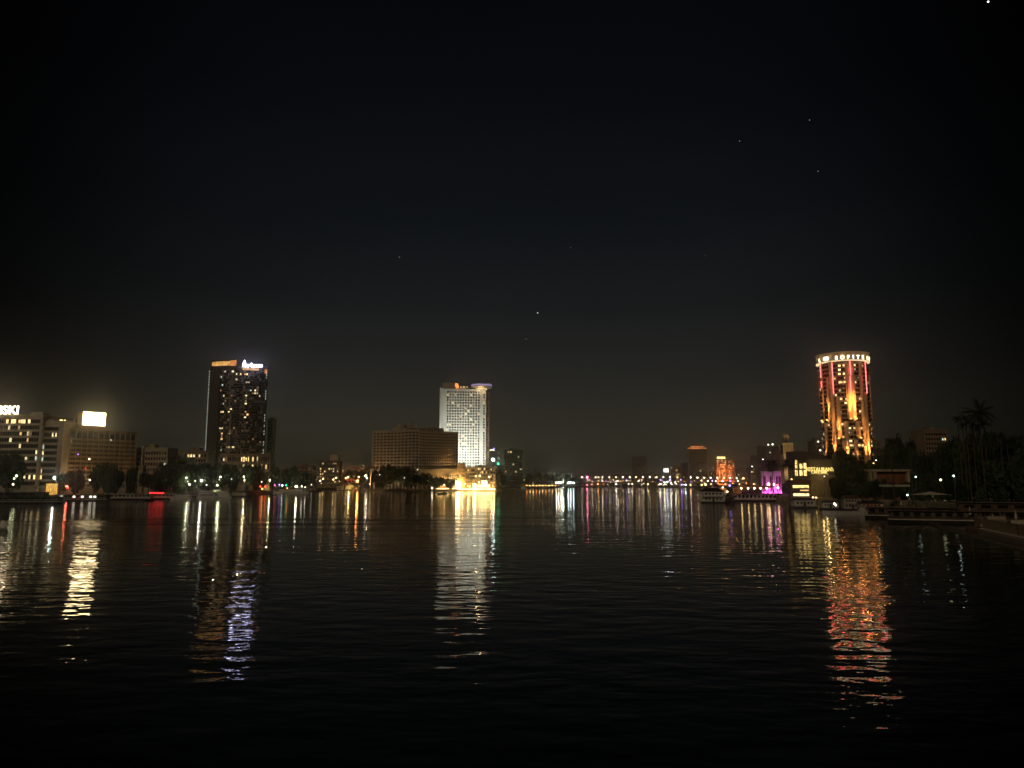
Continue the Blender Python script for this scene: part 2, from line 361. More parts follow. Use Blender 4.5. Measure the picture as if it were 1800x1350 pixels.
MB().box(-1.9, 1.9, -1.9, 1.9, 0, h * .55).build('shaft', cream, mt)
MB().box(-2.5, 2.5, -2.5, 2.5, h * .55, h * .58).build('balcony', stone, mt)
MB().rings([(h * .58, 1.5), (h * .76, 1.3)], 8).build('upper_shaft', cream, mt)
MB().rings([(h * .76, 1.7), (h * .79, 1.7)], 8).build('balcony', stone, mt)
MB().rings([(h * .79, .8), (h * .88, .9), (h * .92, 1.3), (h * .97, .9), (h, .1)], 10).build('finial', cream, mt)

# --- tall dark curved tower with blue-white sign
def curved_tower():
    YT = 770; SC = 905 / 770; xc0, xc1 = X(358, YT), X(459.5, YT); Wd = xc1 - xc0; z0 = 3; H = Z(646, YT) - z0
    root = thing('dark_tower', 'tall dark curved tower with glowing crown and blue-white roof sign', 'tower', (xc0 * SC, YT * SC, z0), 0); root.scale = (SC,) * 3
    # plan: left end pier, slightly bowed front
    N = 28; front = []
    for i in range(N + 1):
        t = i / N; front.append((t * Wd, -7 * math.sin(math.pi * t) * (0.75 + .25 * t) + 4 * max(0, .12 - t) * 8 + 10 * max(0, t - .9) * 3))
    pts = front + [(Wd - 4, 19), (3, 19)]
    MB().prism(pts, 0, H).build('wall', darkc, root)
    rows = 37; base = 20; fh = (H - base - 5) / rows; cells = []
    random.seed(21)
    litpx = [(397, 655, 1), (389, 667, 3), (390, 678, 3), (388, 690, 0), (393, 697, 1), (411, 656, 1), (415, 660, 1), (423, 659, 4), (431, 660, 4), (436, 661, 4), (415, 669, 1), (435, 675, 1), (439, 676, 1),
             (439, 688, 3), (448, 690, 1), (448, 695, 1), (452, 695, 1), (456, 696, 1), (434, 698, 1), (393, 714, 3), (434, 709, 1), (433, 714, 1), (387, 726, 0), (391, 726, 1), (403, 726, 4), (408, 722, 1),
             (432, 726, 0), (433, 733, 0), (432, 738, 1), (385, 755, 1), (390, 755, 1), (390, 762, 0), (390, 767, 0), (389, 773, 0), (406, 764, 0), (388, 791, 3), (404, 787, 1), (410, 786, 1), (392, 801, 1), (397, 801, 1), (433, 745, 2), (432, 760, 2)]
    cells = {}; DIM = emit('window_faint', (.9, .58, .28), .045, .7, .4)
    for r in range(rows):
        for c in range(7, N - 1):
            m = None
            q = random.random()
            if c in (11, 12) and r > 4 and q < .8: m = DIM if q < .65 else WL[2]
            elif q < .22: m = DIM
            elif q < .25: m = WL[2]
            cells[(r, c)] = m
    for px, py, k in litpx:
        p = P(px, py, YT - 5); c = int((p.x - xc0) / Wd * N); r = int((p.z - z0 - base) / fh)
        cells[(max(0, min(rows - 1, r)), max(1, min(N - 1, c)))] = WL[k]
    data = {}; n = 0; rest = MB(); order = sorted(cells.items(), key=lambda kv: (kv[1] is None or kv[1] is DIM, random.random()))
    restm = MB()
    for (r, c), m in order:
        a = Vector(front[c] + (0,)); b = Vector(front[c + 1] + (0,)); mid = (a + b) / 2; d = b - a; rz = math.atan2(d.y, d.x)
        wv, hv = d.length * .55, fh * .5; z = base + (r + .5) * fh
        if n < 100:
            mm = m or glass
            if mm.name not in data: data[mm.name] = MB().box(-.95, .95, -.08, .08, -.8, .8).mesh('window', mm)
            q_ = link('window', data[mm.name], root, (mid.x, mid.y - .1, z), rot=(0, 0, rz)); n += 1
            if m: q_.scale = (random.choice((.45, .7, .9, 1.1)), 1, random.choice((.6, .9, 1, 1.2)))
        else:
            q = restm if m in (DIM, WL[2]) else rest
            q.M = Matrix.Translation((mid.x, mid.y - .1, z)) @ Matrix.Rotation(rz, 4, 'Z'); q.box(-.75, .75, -.08, .08, -.7, .7)
    rest.M = restm.M = None
    rest.build('window', glass, root, kind='stuff'); restm.build('window', DIM, root, kind='stuff', label='dimly lit windows')
    for r in range(0, rows + 1, 1):
        mb = MB(); z = base + r * fh
        pp = front[6:]; vs = []
        inn = [(x, y + .0) for x, y in pp]; out = [(x, y - .22) for x, y in pp]
        mb.prism(inn[::-1] and out + inn[::-1], z - .16, z + .16); mb.build('floor_band', mat('bronze_band', (.10, .08, .05), .5), root)
    # smooth blank pier and light line at the left end
    MB().box(2.8, 13.5, -5.2, 1, 0, H - .5).build('blank_pier', mat('brown_cladding', (.05, .035, .022), .6), root)
    me = MB().box(-.32, .32, -.5, 0, 0, fh * .55).mesh('corner_light', emit('corner_cool', (.85, 1, .8), .5))
    me2 = MB().box(-.25, .25, -.5, 0, 0, fh * .45).mesh('corner_light', emit('corner_warm', (1, .75, .5), .6))
    for r in range(rows): link('corner_light', me if r % 5 else me2, root, (2.1, -5.3, base + (r + .2) * fh))
    for r in range(rows):
        if random.random() < .7: link('corner_light', me, root, (Wd + .1, 1.2, base + (r + .2) * fh))
    # crown
    cm = emit('crown_glow', (1, .52, .14), .85, .45, .35)
    def curve_wall(t0, t1, z0_, z1_, m, nm, out_=.6, n=10):
        pp = []
        for i in range(n + 1):
            t = t0 + (t1 - t0) * i / n; j = min(N - 1, int(t * N)); f = t * N - j
            x = front[j][0] + (front[j + 1][0] - front[j][0]) * f; y = front[j][1] + (front[j + 1][1] - front[j][1]) * f; pp.append((x, y))
        MB().prism([(x, y - out_) for x, y in pp] + [(x, y + .8) for x, y in pp[::-1]], z0_, z1_).build(nm, m, root)
    curve_wall(.02, .40, H, H + 4.4, cm, 'lit_crown'); curve_wall(.40, .50, H - .5, H + 5.2, emit('crown_amber', (1, .33, .07), .7, .4, .4), 'lit_crown', .9)
    curve_wall(.62, .88, H - 5, H - 2.6, cm, 'lit_crown'); curve_wall(.965, .998, H - 7.5, H - 3, MT['crown_amber'], 'lit_crown')
    curve_wall(.02, .5, H + 5.25, H + 5.9, darkc, 'crown_cap'); curve_wall(.5, 1.0, H, H + 1.2, darkc, 'parapet', .3)
    MB().tube((11, 10, H), (11, 10, H + 13), .25, .08).build('antenna', metal, root)
    sm = emit('sign_blue_white', (.62, .62, 1), 12)
    text_mb('Four Seasons', 6.0, .3, 'sign_letters', sm, root, (Wd * .795, -7.6, H - 2.0), (R(90), 0, R(4)), 'blue-white illuminated letters', .62, .14)
    MB().rings([(H - 1.4, .3), (H + .5, 1.5), (H + 3, 1.3), (H + 5.5, .1)], 8, cx=Wd * .655, cy=-7.6).build('sign_emblem', sm, root, label='blue-white leaf-shaped emblem')
    light('SPOT', 5000, (.6, .6, 1), root, (Wd * .8, -14, H + 6), (R(35), 0, 0), cone=100)
    return root
curved_tower()
rt, o, Ln, ang, H, fh, cw = building('hotel_podium', 'arcaded podium at the foot of the dark curved tower', 384, 474, 868, 799, z0=3, depth=20, rows=4, cols=22, wall=brownc, ww=.42, wh=.55,
    lit=[(424, 801, 4), (429, 801, 4), (434, 801, 4), (439, 801, 4), (446, 802, 4), (454, 802, 1), (446, 820, 4), (451, 820, 4), (455, 820, 4), (458, 820, 4), (392, 800, 1), (397, 800, 1), (427, 820, 1), (469, 820, 0), (397, 811, 2)], base=5, top=1, fins=11, find=.6, seed=12, roofbox=False)
light('SPOT', 9000, (1, .7, .3), rt, (Ln - 4, -14, 1), (R(115), 0, 0), cone=70)
building('apartment_building', 'narrow pale building edge showing right of the dark tower', 466, 475.5, 980, 737, z0=3, depth=14, rows=22, cols=2, wall=mat('pale_render', (.5, .45, .33), .8), ww=.5, wh=.5, roofbox=False, seed=13)

# --- low skyline between the dark tower and the balcony-grid hotel
for i, (a, b, t, Y_, wl_, lab) in enumerate([
    (478, 512, 823, 1250, grey, 'low dim flat-roofed block behind the trees right of the dark tower'),
    (513, 549, 819, 1350, brownc, 'long low block with stepped roof behind the green-lit trees'),
    (549, 562, 827, 1300, grey, 'tiny low block at the left of the dark slab with bright windows'),
    (597, 628, 824, 1450, cream, 'pale low building with long cornice behind the small road bridge'),
    (622, 654, 821, 1500, brownc, 'low terracotta-lit building touching the balcony-grid hotel')]):
    building('city_building', lab, a, b, Y_, t, z0=3, depth=20, rows=6, cols=10, wall=wl_, prob=.04, seed=30 + i)
rt, o, Ln, ang, H, fh, cw = building('apartment_tower', 'small dark slab tower with a few bright windows, behind the small road bridge', 560, 596, 1250, 811, z0=3, depth=20, rows=9, cols=9, wall=mat('dark_plaster', (.12, .1, .07), .9), ww=.45, wh=.42,
    lit=[(567, 816, 1), (564, 822, 4), (564, 829, 4), (577, 824, 4), (581, 824, 4), (573, 828, 4), (564, 832, 4), (568, 832, 4), (564, 835, 4), (587, 817, 1), (592, 817, 1), (587, 824, 1), (592, 824, 2), (587, 828, 1), (592, 831, 1), (563, 839, 1)], seed=40, roofbox=False)
MB().box(Ln * .48, Ln * .9, 4, 14, H + 1.1, Z(799, 1250) - 3).build('roof_house', cream, rt)

# --- balcony-grid hotel, bent plan
def grid_hotel():
    z0 = 3
    specs = [(654.5, 736, 1115, 1077, 13), (736, 803.5, 1077, 1105, 17)]
    top = 759
    root = None
    for k, (a, b, YA, YB, cols) in enumerate(specs):
        o, Ln, ang, _ = frame(a, b, YA, YB, z0, top); H = Z(759.5 if k == 0 else 758.5, YA) - z0
        if k == 0:
            root = thing('grid_hotel', 'broad brown hotel with a grid of hooded balconies, in front of the white tower', 'hotel', o, 0); R0 = o
        M0 = Matrix.Translation(o - R0) @ Matrix.Rotation(ang, 4, 'Z')
        mb = MB(); mb.M = M0; mb.box(0, Ln, 0, 22, 0, H); mb.build('wall', mat('grid_wall', (.12, .085, .055), .85), root)
        mb = MB(); mb.M = M0; mb.box(.5, Ln - .5, -.25, -.01, 0, 20.4); mb.build('arcade_shade', darkc, root)  # dark sheet added so the gaps between the columns look shaded
        base = 31; rows = 12; fh = (H - base) / rows; cw = Ln / cols
        hood = mat('hood_concrete', (.60, .48, .34), .85)
        me = MB().box(0, Ln, -1.5, 0, -.28, .28).mesh('floor_slab', hood)
        for r in range(rows + 1):
            q = link('floor_slab', me, root); q.matrix_local = M0 @ Matrix.Translation((0, 0, base + r * fh))
        mf = MB().box(-.3, .3, -1.7, 0, base - 1.5, H + .3).mesh('fin', hood)
        for c in range(cols + 1):
            q = link('fin', mf, root); q.matrix_local = M0 @ Matrix.Translation((c * cw, 0, 0))
        # sloping hoods: 50 per wing singly, others together
        hd = MB().add([(-cw * .38, -.02, fh * .38), (cw * .38, -.02, fh * .38), (cw * .38, -1.9, fh * .1), (-cw * .38, -1.9, fh * .1), (-cw * .38, -.02, fh * .05), (cw * .38, -.02, fh * .05)],
                      [(0, 1, 2, 3), (0, 3, 4), (1, 5, 2), (3, 2, 5, 4)]).mesh('balcony_hood', hood)
        wn = MB().box(-cw * .34, cw * .34, -.1, 0, -fh * .3, fh * .3).mesh('window', glass)
        cells = [(r, c) for r in range(rows) for c in range(cols)]; random.seed(44 + k); random.shuffle(cells)
        resth = MB(); restw = MB()
        for i, (r, c) in enumerate(cells):
            M = M0 @ Matrix.Translation(((c + .5) * cw, 0, base + (r + .5) * fh))
            if i < 50:
                q = link('balcony_hood', hd, root); q.matrix_local = M; q = link('window', wn, root); q.matrix_local = M
            else:
                resth.M = M; restw.M = M
                resth.add([tuple(v.co) for v in hd.vertices], [tuple(p.vertices) for p in hd.polygons]); restw.box(-cw * .34, cw * .34, -.1, 0, -fh * .3, fh * .3)
        resth.build('balcony_hood', hood, root, kind='stuff'); restw.build('window', glass, root, kind='stuff')
        mb = MB(); mb.M = M0; mb.box(-.5, Ln + .5, -1.9, 22.4, H + .3, H + 1.6); mb.build('parapet', cream, root)
        if k == 0:
            for i in range(4): light('SPOT', 18000, (1, .70, .40), root, M0 @ Vector((Ln * (.15 + .23 * i), -34, 4)), (R(125), 0, ang), cone=110, size=1.5)  # added fill spots that brighten this wing in place of street light
        # podium band with columns beneath
        mb = MB(); mb.M = M0; mb.box(-1, Ln + (6 if k else 0), -5, -.3, 20.5, 29.2); mb.build('podium_band', cream, root)
        mc = MB().box(-.8, .8, -4.6, -3.4, 0, 20.5).mesh('podium_column', cream)
        for c in range(cols + 1):
            q = link('podium_column', mc, root); q.matrix_local = M0 @ Matrix.Translation((c * cw, 0, 0))
        if k == 0:
            for (a1, b1, y0, y1, t, m) in ((686, 720, 5, 15, 751, cream), (694, 706, 6, 13, 744, cream), (703, 720, 8, 13, 747, darkc), (718, 728, 6, 13, 744.5, cream), (713, 718, 5, 9, 742, cream)):
                mb = MB(); ox = R0; xa = X(a1, 1105) - ox.x; xb = X(b1, 1105) - ox.x; mb.box(xa, xb, y0 - 8, y1, H + 1.6, Z(t, 1105) - z0); mb.build('roof_house', m, root)
            for a1 in (656.5, 662.5):
                xa = X(a1, 1115) - R0.x; MB().box(xa - .4, xa + .4, 4, 5, H + 1.6, Z(752.5, 1115) - z0).build('mast', cream, root)
        else:
            mb = MB(); xa = X(717, 1095) - R0.x; xb = X(776, 1095) - R0.x; mb.box(xa, xb, -14, 6, H + 1.6, Z(752, 1095) - z0); mb.build('roof_house', brownc, root)
            mb = MB(); mb.box(xa - 1, xb - 12, -15, 7, Z(752, 1095) - z0, Z(751, 1095) - z0); mb.build('roof_slab', cream, root)
            for i in range(4):
                s = Ln * (.3 + .22 * i); p = M0 @ Vector((s, -16 - 3 * i, 2))
                light('SPOT', [4000, 14000, 42000, 80000][i], (1, .55, .17), root, p, (R(118), 0, ang), cone=95, size=1.2)
            for i in range(5):
                p = M0 @ Vector((Ln * (.15 + .2 * i), -8, 11)); light('POINT', [1200, 2500, 4500, 6500, 8000][i], (1, .6, .2), root, p, size=.6)
    return root
grid_hotel()

# --- white floodlit tower with round rooftop restaurant
def white_tower():
    z0 = 3; YT = 1190; o, Ln, ang, H = frame(774.5, 853.5, YT, YT + 6, z0, 683)
    root = thing('white_tower', 'tall white floodlit hotel tower with round rooftop restaurant', 'tower', o, ang)
    # slightly concave front in nine facets
    N = 18; xs = [Ln * i / N for i in range(N + 1)]; ys = [3.2 * math.sin(math.pi * x / Ln) for x in xs]
    MB().prism([(x, y) for x, y in zip(xs, ys)] + [(Ln + 1, 24), (0, 24)], 0, H).build('wall', white, root)
    MB().box(-3.0, 1.8, -2.2, 8, 0, H + 1).build('end_wall', white, root)
    rows = 31; base = 20; fh = (H - base - 3) / rows; x0 = 7.5; x1 = Ln - 9.5; cols = 13; cw = (x1 - x0) / cols
    cells = {}; random.seed(51)
    for r in range(rows):
        for c in range(cols):
            t = r / rows; q = random.random(); m = None
            if q < (.16 if .35 < t < .95 else .04): m = WL[random.choice((0, 1, 1, 2))]
            cells[(x0 + (c + .5) * cw, base + (r + .5) * fh)] = m
        cells[(Ln - 3.2, base + (r + .5) * fh)] = WL[0] if random.random() < .22 else None
    data = {}; n = 0; rest = MB()
    for (x, z), m in sorted(cells.items(), key=lambda kv: (kv[1] is None, random.random())):
        y = 3.2 * math.sin(math.pi * x / Ln); mm = m or glass; k = mm.name
        if n < 100:
            if k not in data: data[k] = MB().add([(-cw * .35, 0, fh * .27), (cw * .3, 0, fh * .27), (cw * .32, 0, -fh * .27), (-cw * .12, 0, -fh * .27), (-cw * .35, .3, fh * .27), (cw * .3, .3, fh * .27), (cw * .32, .3, -fh * .27), (-cw * .12, .3, -fh * .27)],
                [(3, 2, 1, 0), (4, 5, 6, 7), (0, 1, 5, 4), (2, 3, 7, 6), (1, 2, 6, 5), (3, 0, 4, 7)]).mesh('window', mm)
            link('window', data[k], root, (x, y - .22, z)); n += 1
        else:
            rest.M = Matrix.Translation((x, y - .22, z))
            rest.add([(-cw * .35, 0, fh * .27), (cw * .3, 0, fh * .27), (cw * .32, 0, -fh * .27), (-cw * .12, 0, -fh * .27), (-cw * .35, .3, fh * .27), (cw * .3, .3, fh * .27), (cw * .32, .3, -fh * .27), (-cw * .12, .3, -fh * .27)],
                [(3, 2, 1, 0), (4, 5, 6, 7), (0, 1, 5, 4), (2, 3, 7, 6), (1, 2, 6, 5), (3, 0, 4, 7)])
    rest.M = None; rest.build('window', glass, root, kind='stuff')
    # base row of wide windows
    me = MB().box(-3.8, 3.8, -.2, .2, -1, 1).mesh('window', glass)
    for i in range(5): link('window', me, root, (9 + i * 9.2, 3.2 * math.sin(math.pi * (9 + i * 9.2) / Ln) - .5, base - 5.5))
    # brown side strip
    MB().box(Ln + 1.01, Ln + 6, 6, 22, 0, H - 4).build('side_wall', mat('brown_side', (.2, .13, .09), .8), root)
    m2 = MB().box(-1.2, 1.2, -.1, .1, -.6, .6).mesh('side_window', WL[2]); m3 = MB().box(-1.2, 1.2, -.1, .1, -.6, .6).mesh('side_window', glass)
    for r in range(30): link('side_window', m2 if r % 3 == 0 else m3, root, (Ln + 3.4, 5.85, 14 + r * (H - 22) / 30))
    # roof
    MB().box(1, 20, 2, 14, H, Z(672.5, YT) - z0).build('plant_room', grey, root)
    for q in (2.2, 11.4): MB().box(q, q + 7.6, 1.7, 2.0, H + 1.5, Z(674.5, YT) - z0).build('louvre', brownc, root)
    MB().box(20, Ln * .55, 5, 14, H, H + 2.2).build('parapet', white, root)
    fl = emit('orange_sign', (1, .26, .06), 2.2, .5, .5)
    mb = MB(); mb.box(21.5, 26, 1.5, 2, H + 4, H + 9); mb.box(23, 27.5, 1.5, 2, H + 1.5, H + 6); mb.build('roof_sign', fl, root, label='orange glowing rooftop emblem')
    for q in (31, 35, 37, 41): MB().ball((q, 3, H + 3.3), .55, 8, 5).build('roof_lamp', lamp_mat('y', 4), root)
    cx = X(846, YT) - o.x; hz = H
    MB().rings([(hz, 9), (hz + 1.6, 9)], 32, cx=cx, cy=10).build('restaurant_drum', emit('drum_glow', (1, .74, .38), 1.2), root)
    MB().rings([(hz + 1.6, 14), (hz + 3.4, 17.3), (hz + 4.2, 17.3)], 48, cx=cx, cy=10).build('restaurant_soffit', cream, root)
    MB().rings([(hz + 4.2, 16.4), (hz + 6.4, 16.4)], 48, cx=cx, cy=10).build('restaurant_glass', emit('ring_glass', (.5, .36, .30), .5, .6, .3), root)
    MB().rings([(hz + 6.4, 17.0), (hz + 7.6, 17.0)], 48, cx=cx, cy=10).build('neon_ring', emit('neon_violet', (.50, .42, 1), .75), root)
    MB().rings([(hz + 7.6, 16.8), (hz + 9.4, 16), (hz + 10.4, 6)], 48, cx=cx, cy=10).build('restaurant_roof', grey, root)
    light('POINT', 4200, (1, .66, .30), root, (cx - 4, -9, hz - 1), size=1)
    # floodlights on the podium roof washing the front
    for i in range(6):
        q = Ln * (.1 + .16 * i)
        MB().box(q - .6, q + .6, -13.6, -12.6, 14.5, 15.2).build('flood_lamp', lamp_mat('c', 10), root)
        light('SPOT', 135000, (1, .98, .82), root, (q, -62, 21), (R(130), 0, 0), cone=80, size=1.5, blend=1)
        light('SPOT', 6000, (.95, 1, .86), root, (q, -9, 16.5), (R(155), 0, 0), cone=110, size=1.5, blend=1)
    return root
white_tower()

# --- golden lit low buildings under the white tower
gold = mat('golden_stone', (.45, .34, .18), .8)
def lit_front(name, label, pa, pb, Y_, t, rows, cols, energy, col=(1, .58, .16), seed=0, **kw):
    rt, o, Ln, ang, H, fh, cw = building(name, label, pa, pb, Y_, t, z0=3, depth=12, rows=rows, cols=cols, wall=gold, seed=seed, roofbox=False, base=2, top=1, **kw)
    n = max(2, int(Ln / 12))
    for i in range(n): light('POINT', energy * .55, col, rt, (Ln * (i + .5) / n, -5, 3.5), size=.5)
    return rt, o, Ln, ang, H
lit_front('hotel_annex', 'square golden annex tower between the grid hotel and white tower', 804, 817, 1100, 815.5, 5, 3, 2500, seed=60, ww=.2, wh=.3)
lit_front('hotel_annex', 'long golden riverside terrace building under the white tower', 817, 842, 1105, 822, 5, 7, 3500, seed=61, prob=.3, litm=(4, 0, 2), ww=.6)
lit_front('hotel_annex', 'golden corner building with yellow top-floor windows, right of the terrace building', 838.5, 861, 1095, 820, 6, 6, 3500, seed=62, prob=.35, litm=(4, 2, 0), lit=[(841, 823, 4), (845, 824, 4), (850, 824, 4)], ww=.6, fins=6)
lit_front('hotel_annex', 'stacked open balconies glowing orange at the end of the golden group', 861, 871, 1100, 821, 6, 3, 3500, (1, .45, .12), seed=63, prob=.4, litm=(0, 4), ww=.7)
# bright pavilion lights and promenade
pav = emit('pavilion_glow', (1, .80, .36), 13); pav2 = emit('promenade_glow', (1, .66, .22), 5.5, .35, .15)
def box_thing(name, label, cat, pa, pb, t, bpy_, Y_, m, depth=2, part='panel', group=None, frame_m=None):
    xa, xb = X(pa, Y_), X(pb, Y_); z1 = Z(t, Y_); z0 = max(Z(bpy_, Y_), .2)
    r = thing(name, label, cat, ((xa + xb) / 2, Y_, z0), 0, group); w2 = (xb - xa) / 2
    MB().box(-w2, w2, 0, depth, 0, z1 - z0).build(part, m, r)
    MB().box(-w2 - .2, w2 + .2, -.2, depth + .2, z1 - z0, z1 - z0 + .35).build('canopy', frame_m or cream, r)
    return r
box_thing('glass_pavilion', 'tall dazzling white pavilion at the golden waterfront, tallest of its lights', 'pavilion', 801, 808.5, 846, 860.5, 1086, pav, 5)
box_thing('glass_pavilion', 'small dazzling yellow kiosk on the golden waterfront, right of the tall pavilion', 'pavilion', 831.5, 836, 850, 860.5, 1086, pav, 4)
box_thing('glass_pavilion', 'glowing glass entrance below the golden corner building', 'pavilion', 846.5, 856, 845, 855, 1088, emit('entrance_glow', (1, .78, .36), 4.5, .4, .4), 4)
box_thing('glass_pavilion', 'low glowing boat canopy along the golden waterfront', 'pavilion', 836, 861, 852.5, 857, 1084, pav2, 3, frame_m=emit('canopy_lit', (1, .8, .5), 1.6))
for i, (a, b) in enumerate([(766, 800), (800.5, 835), (835.5, 870)]):
    s_ = W((a + b) / 2, 863.2).y - 2
    box_thing('promenade_rail', ['bright yellow light strip on the quay edge, left of the tall pavilion', 'bright yellow light strip on the quay edge, right of the tall pavilion', 'bright yellow light strip on the quay edge, under the glowing entrance'][i], 'light strip', a, b, 858.3, 861.3, s_, pav2, .5)

# --- round floodlit tower on the right
def round_tower():
    YT = 600; z0 = 3; cpx = 1493.5; xc = X(cpx, YT); Rr = 19.3
    H = Z(635.5, YT - 15) - z0; HT = Z(619, YT - 15) - z0
    root = thing('round_tower', 'round hotel tower with orange-lit columns and red neon lines', 'tower', (xc, YT, z0))
    az0 = math.atan2(xc, YT)      # direction from camera
    brick = mat('brown_facade', (.30, .19, .11), .85)
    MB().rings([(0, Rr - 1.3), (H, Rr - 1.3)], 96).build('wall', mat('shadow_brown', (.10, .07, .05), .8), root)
    def ang_of(px, py):   # angle on the drum seen at this pixel
        p = P(px, py, YT); az = math.atan2(p.x, p.y) - az0; D = math.hypot(xc, YT)
        sn = max(-.985, min(.985, D * math.sin(az) / Rr)); th = math.asin(sn) - az
        return -math.pi / 2 - az0 + th   # world angle facing the camera is towards -dir
    def z_of(px, py, a): # height on the drum front
        y = YT + Rr * math.sin(a); return Z(py, y) - z0
    rows = 29; base = 6; fh = (H - base - 2) / rows
    slab = mat('balcony_slab', (.26, .20, .13), .8)
    def ring_slab(r_in, r_out, z0_, z1_, n=72, a0=0, a1=2 * math.pi):
        mb = MB(); full = abs(a1 - a0 - 2 * math.pi) < 1e-4; k = n
        vs = []; 
        for i in range(k + (0 if full else 1)):
            a = a0 + (a1 - a0) * i / k
            for (r, z) in ((r_in, z0_), (r_out, z0_), (r_out, z1_), (r_in, z1_)): vs.append((r * math.cos(a), r * math.sin(a), z))
        m_ = k if full else k; fs = []
        tot = k if full else k + 1
        for i in range(k):
            j = (i + 1) % tot
            for q in range(4): fs.append((i * 4 + q, j * 4 + q, j * 4 + (q + 1) % 4, i * 4 + (q + 1) % 4))
        if not full: fs += [(0, 1, 2, 3), (k * 4 + 3, k * 4 + 2, k * 4 + 1, k * 4)]
        mb.add(vs, fs); return mb
    me = ring_slab(Rr - 1.35, Rr + .15, -.2, .55).mesh('balcony', slab)
    for r in range(rows + 1): link('balcony', me, root, (0, 0, base + r * fh))
    # bays and windows
    nb = 22; random.seed(77); data = {}
    toward = -math.pi / 2 - az0
    cells = []
    for i in range(nb * 2):
        a = toward + (i + .5) / (nb * 2) * 2 * math.pi
        vis = math.cos(a - toward) > .05
        for r in range(rows):
            cells.append((vis, random.random(), a, r))
    n = 0; rest = MB()
    for vis, q, a, r in sorted(cells, key=lambda c: (not c[0], c[1])):
        z = base + (r + .58) * fh
        M = Matrix.Rotation(a + math.pi / 2, 4, 'Z'); rr = Rr - 1.2
        if vis and n < 100:
            m = WL[1] if q < .045 else (WL[0] if q < .10 else WL[2])
            if q < .02: m = WL[4]
            if m.name not in data: data[m.name] = MB().box(-.75, .75, -.12, .12, -.72, .72).mesh('window', m)
            link('window', data[m.name], root, (rr * math.cos(a), rr * math.sin(a), z), rot=(0, 0, a + math.pi / 2)); n += 1
        else:
            rest.M = Matrix.Translation((rr * math.cos(a), rr * math.sin(a), z)) @ M; rest.box(-.75, .75, -.12, .12, -.72, .72)
    rest.M = None; rest.build('window', glass, root, kind='stuff')
    # four bright top-floor windows etc.
    for px, py, k in [(1475, 643, 4), (1483.5, 642, 4), (1475, 656, 4), (1484, 656, 4), (1476, 669, 4), (1485, 669, 4), (1475, 649, 1), (1476, 683, 1), (1503, 649, 1), (1504, 669, 1), (1459, 653, 1), (1460, 684, 1), (1478, 702.5, 4), (1513.5, 702, 1), (1487, 709, 1), (1514, 722, 1),
                      (1459.5, 659, 1), (1459, 671, 1), (1479, 749, 1), (1494, 749, 1), (1503, 749, 0), (1515.5, 749, 1), (1496, 776, 1), (1496, 782, 1), (1510.5, 782, 4), (1518, 782, 4), (1482, 769, 0), (1503, 662, 2), (1510, 661, 2)]:
        a = ang_of(px, py); z = z_of(px, py, a); rr = Rr - 1.0
        r_ = round((z - base) / fh - .58); z = base + (r_ + .58) * fh
        link('window', MB().box(-.95, .95, -.12, .12, -.75, .75).mesh('window', WL[k]), root, (rr * math.cos(a), rr * math.sin(a), z), rot=(0, 0, a + math.pi / 2))
    # columns (px, top, bottom, half width m, uplight energy)
    colm = mat('column_render', (.52, .38, .24), .8)
    cols = [(1446, 636, 740, .55, 260), (1456, 664, 739, 1.1, 900), (1452, 743, 812, 1.2, 330), (1466, 636, 812, 1.5, 420), (1474.5, 697, 771, 1.6, 1100), (1482, 774, 815, 1.4, 420), (1488.5, 741, 815, 1.6, 500),
            (1491.5, 636, 737, 1.8, 1500), (1499.5, 636, 737, 1.8, 1500), (1509, 740.5, 770.5, 1.9, 1100), (1504, 774, 815, 1.4, 500), (1519.5, 636, 815, 1.4, 480), (1525.5, 690, 815, 1.3, 700), (1533, 660, 737, .8, 0), (1437.6, 650, 700, .3, 0)]
    for px, t, b, hw, en in cols:
        a = ang_of(px, (t + b) / 2 if b < 800 else 760); z1 = z_of(px, t, a); z0_ = max(0, z_of(px, b, a))
        rr = Rr + .35
        q = MB(); q.rings([(z0_, hw), (z1, hw)], 12); q.M = None
        col = link('column', q.mesh('column', colm, True), root, (rr * math.cos(a) - .6 * math.cos(a), rr * math.sin(a) - .6 * math.sin(a), 0))
        if en:
            ro = Rr + .35 + hw + 1.5; zz = z0_ + .3
            link('uplight', MB().rings([(-.3, .55), (.2, .7)], 10).mesh('uplight', emit('uplight_glow', (1, .55, .16), 5)), root, (ro * math.cos(a), ro * math.sin(a), zz))
            lp = light('SPOT', (en * 50 if en > 1000 else en * 85), (1, .38, .10), root, (ro * math.cos(a) + .3 * math.cos(a), ro * math.sin(a) + .3 * math.sin(a), zz + .6), (0, 0, 0), 'column_uplight', .25, 34, 1)
            lp.rotation_euler = (R(172), 0, a - math.pi / 2 + math.pi)
            if z1 - z0_ > 25:
                light('POINT', en * .55, (1, .42, .10), root, ((ro + 1.5) * math.cos(a), (ro + 1.5) * math.sin(a), z0_ + (z1 - z0_) * .4), size=.4, name='column_uplight')
    # red neon lines
    neon = emit('neon_red', (1, .16, .14), 4.2)
    for px, t, b in [(1446.5, 640, 664), (1466, 638, 693), (1493, 634, 660), (1494, 662, 692), (1518, 635, 692), (1448, 670, 682)]:
        a = ang_of(px, (t + b) / 2); z1 = z_of(px, t, a); z0_ = z_of(px, b, a); rr = Rr + 2.3
        link('neon_tube', MB().rings([(z0_, .3), (z1, .3)], 6).mesh('neon_tube', neon), root, (rr * math.cos(a), rr * math.sin(a), 0))
        light('POINT', 520, (1, .05, .04), root, ((rr + .8) * math.cos(a), (rr + .8) * math.sin(a), (z0_ + z1) / 2), name='neon_spill')
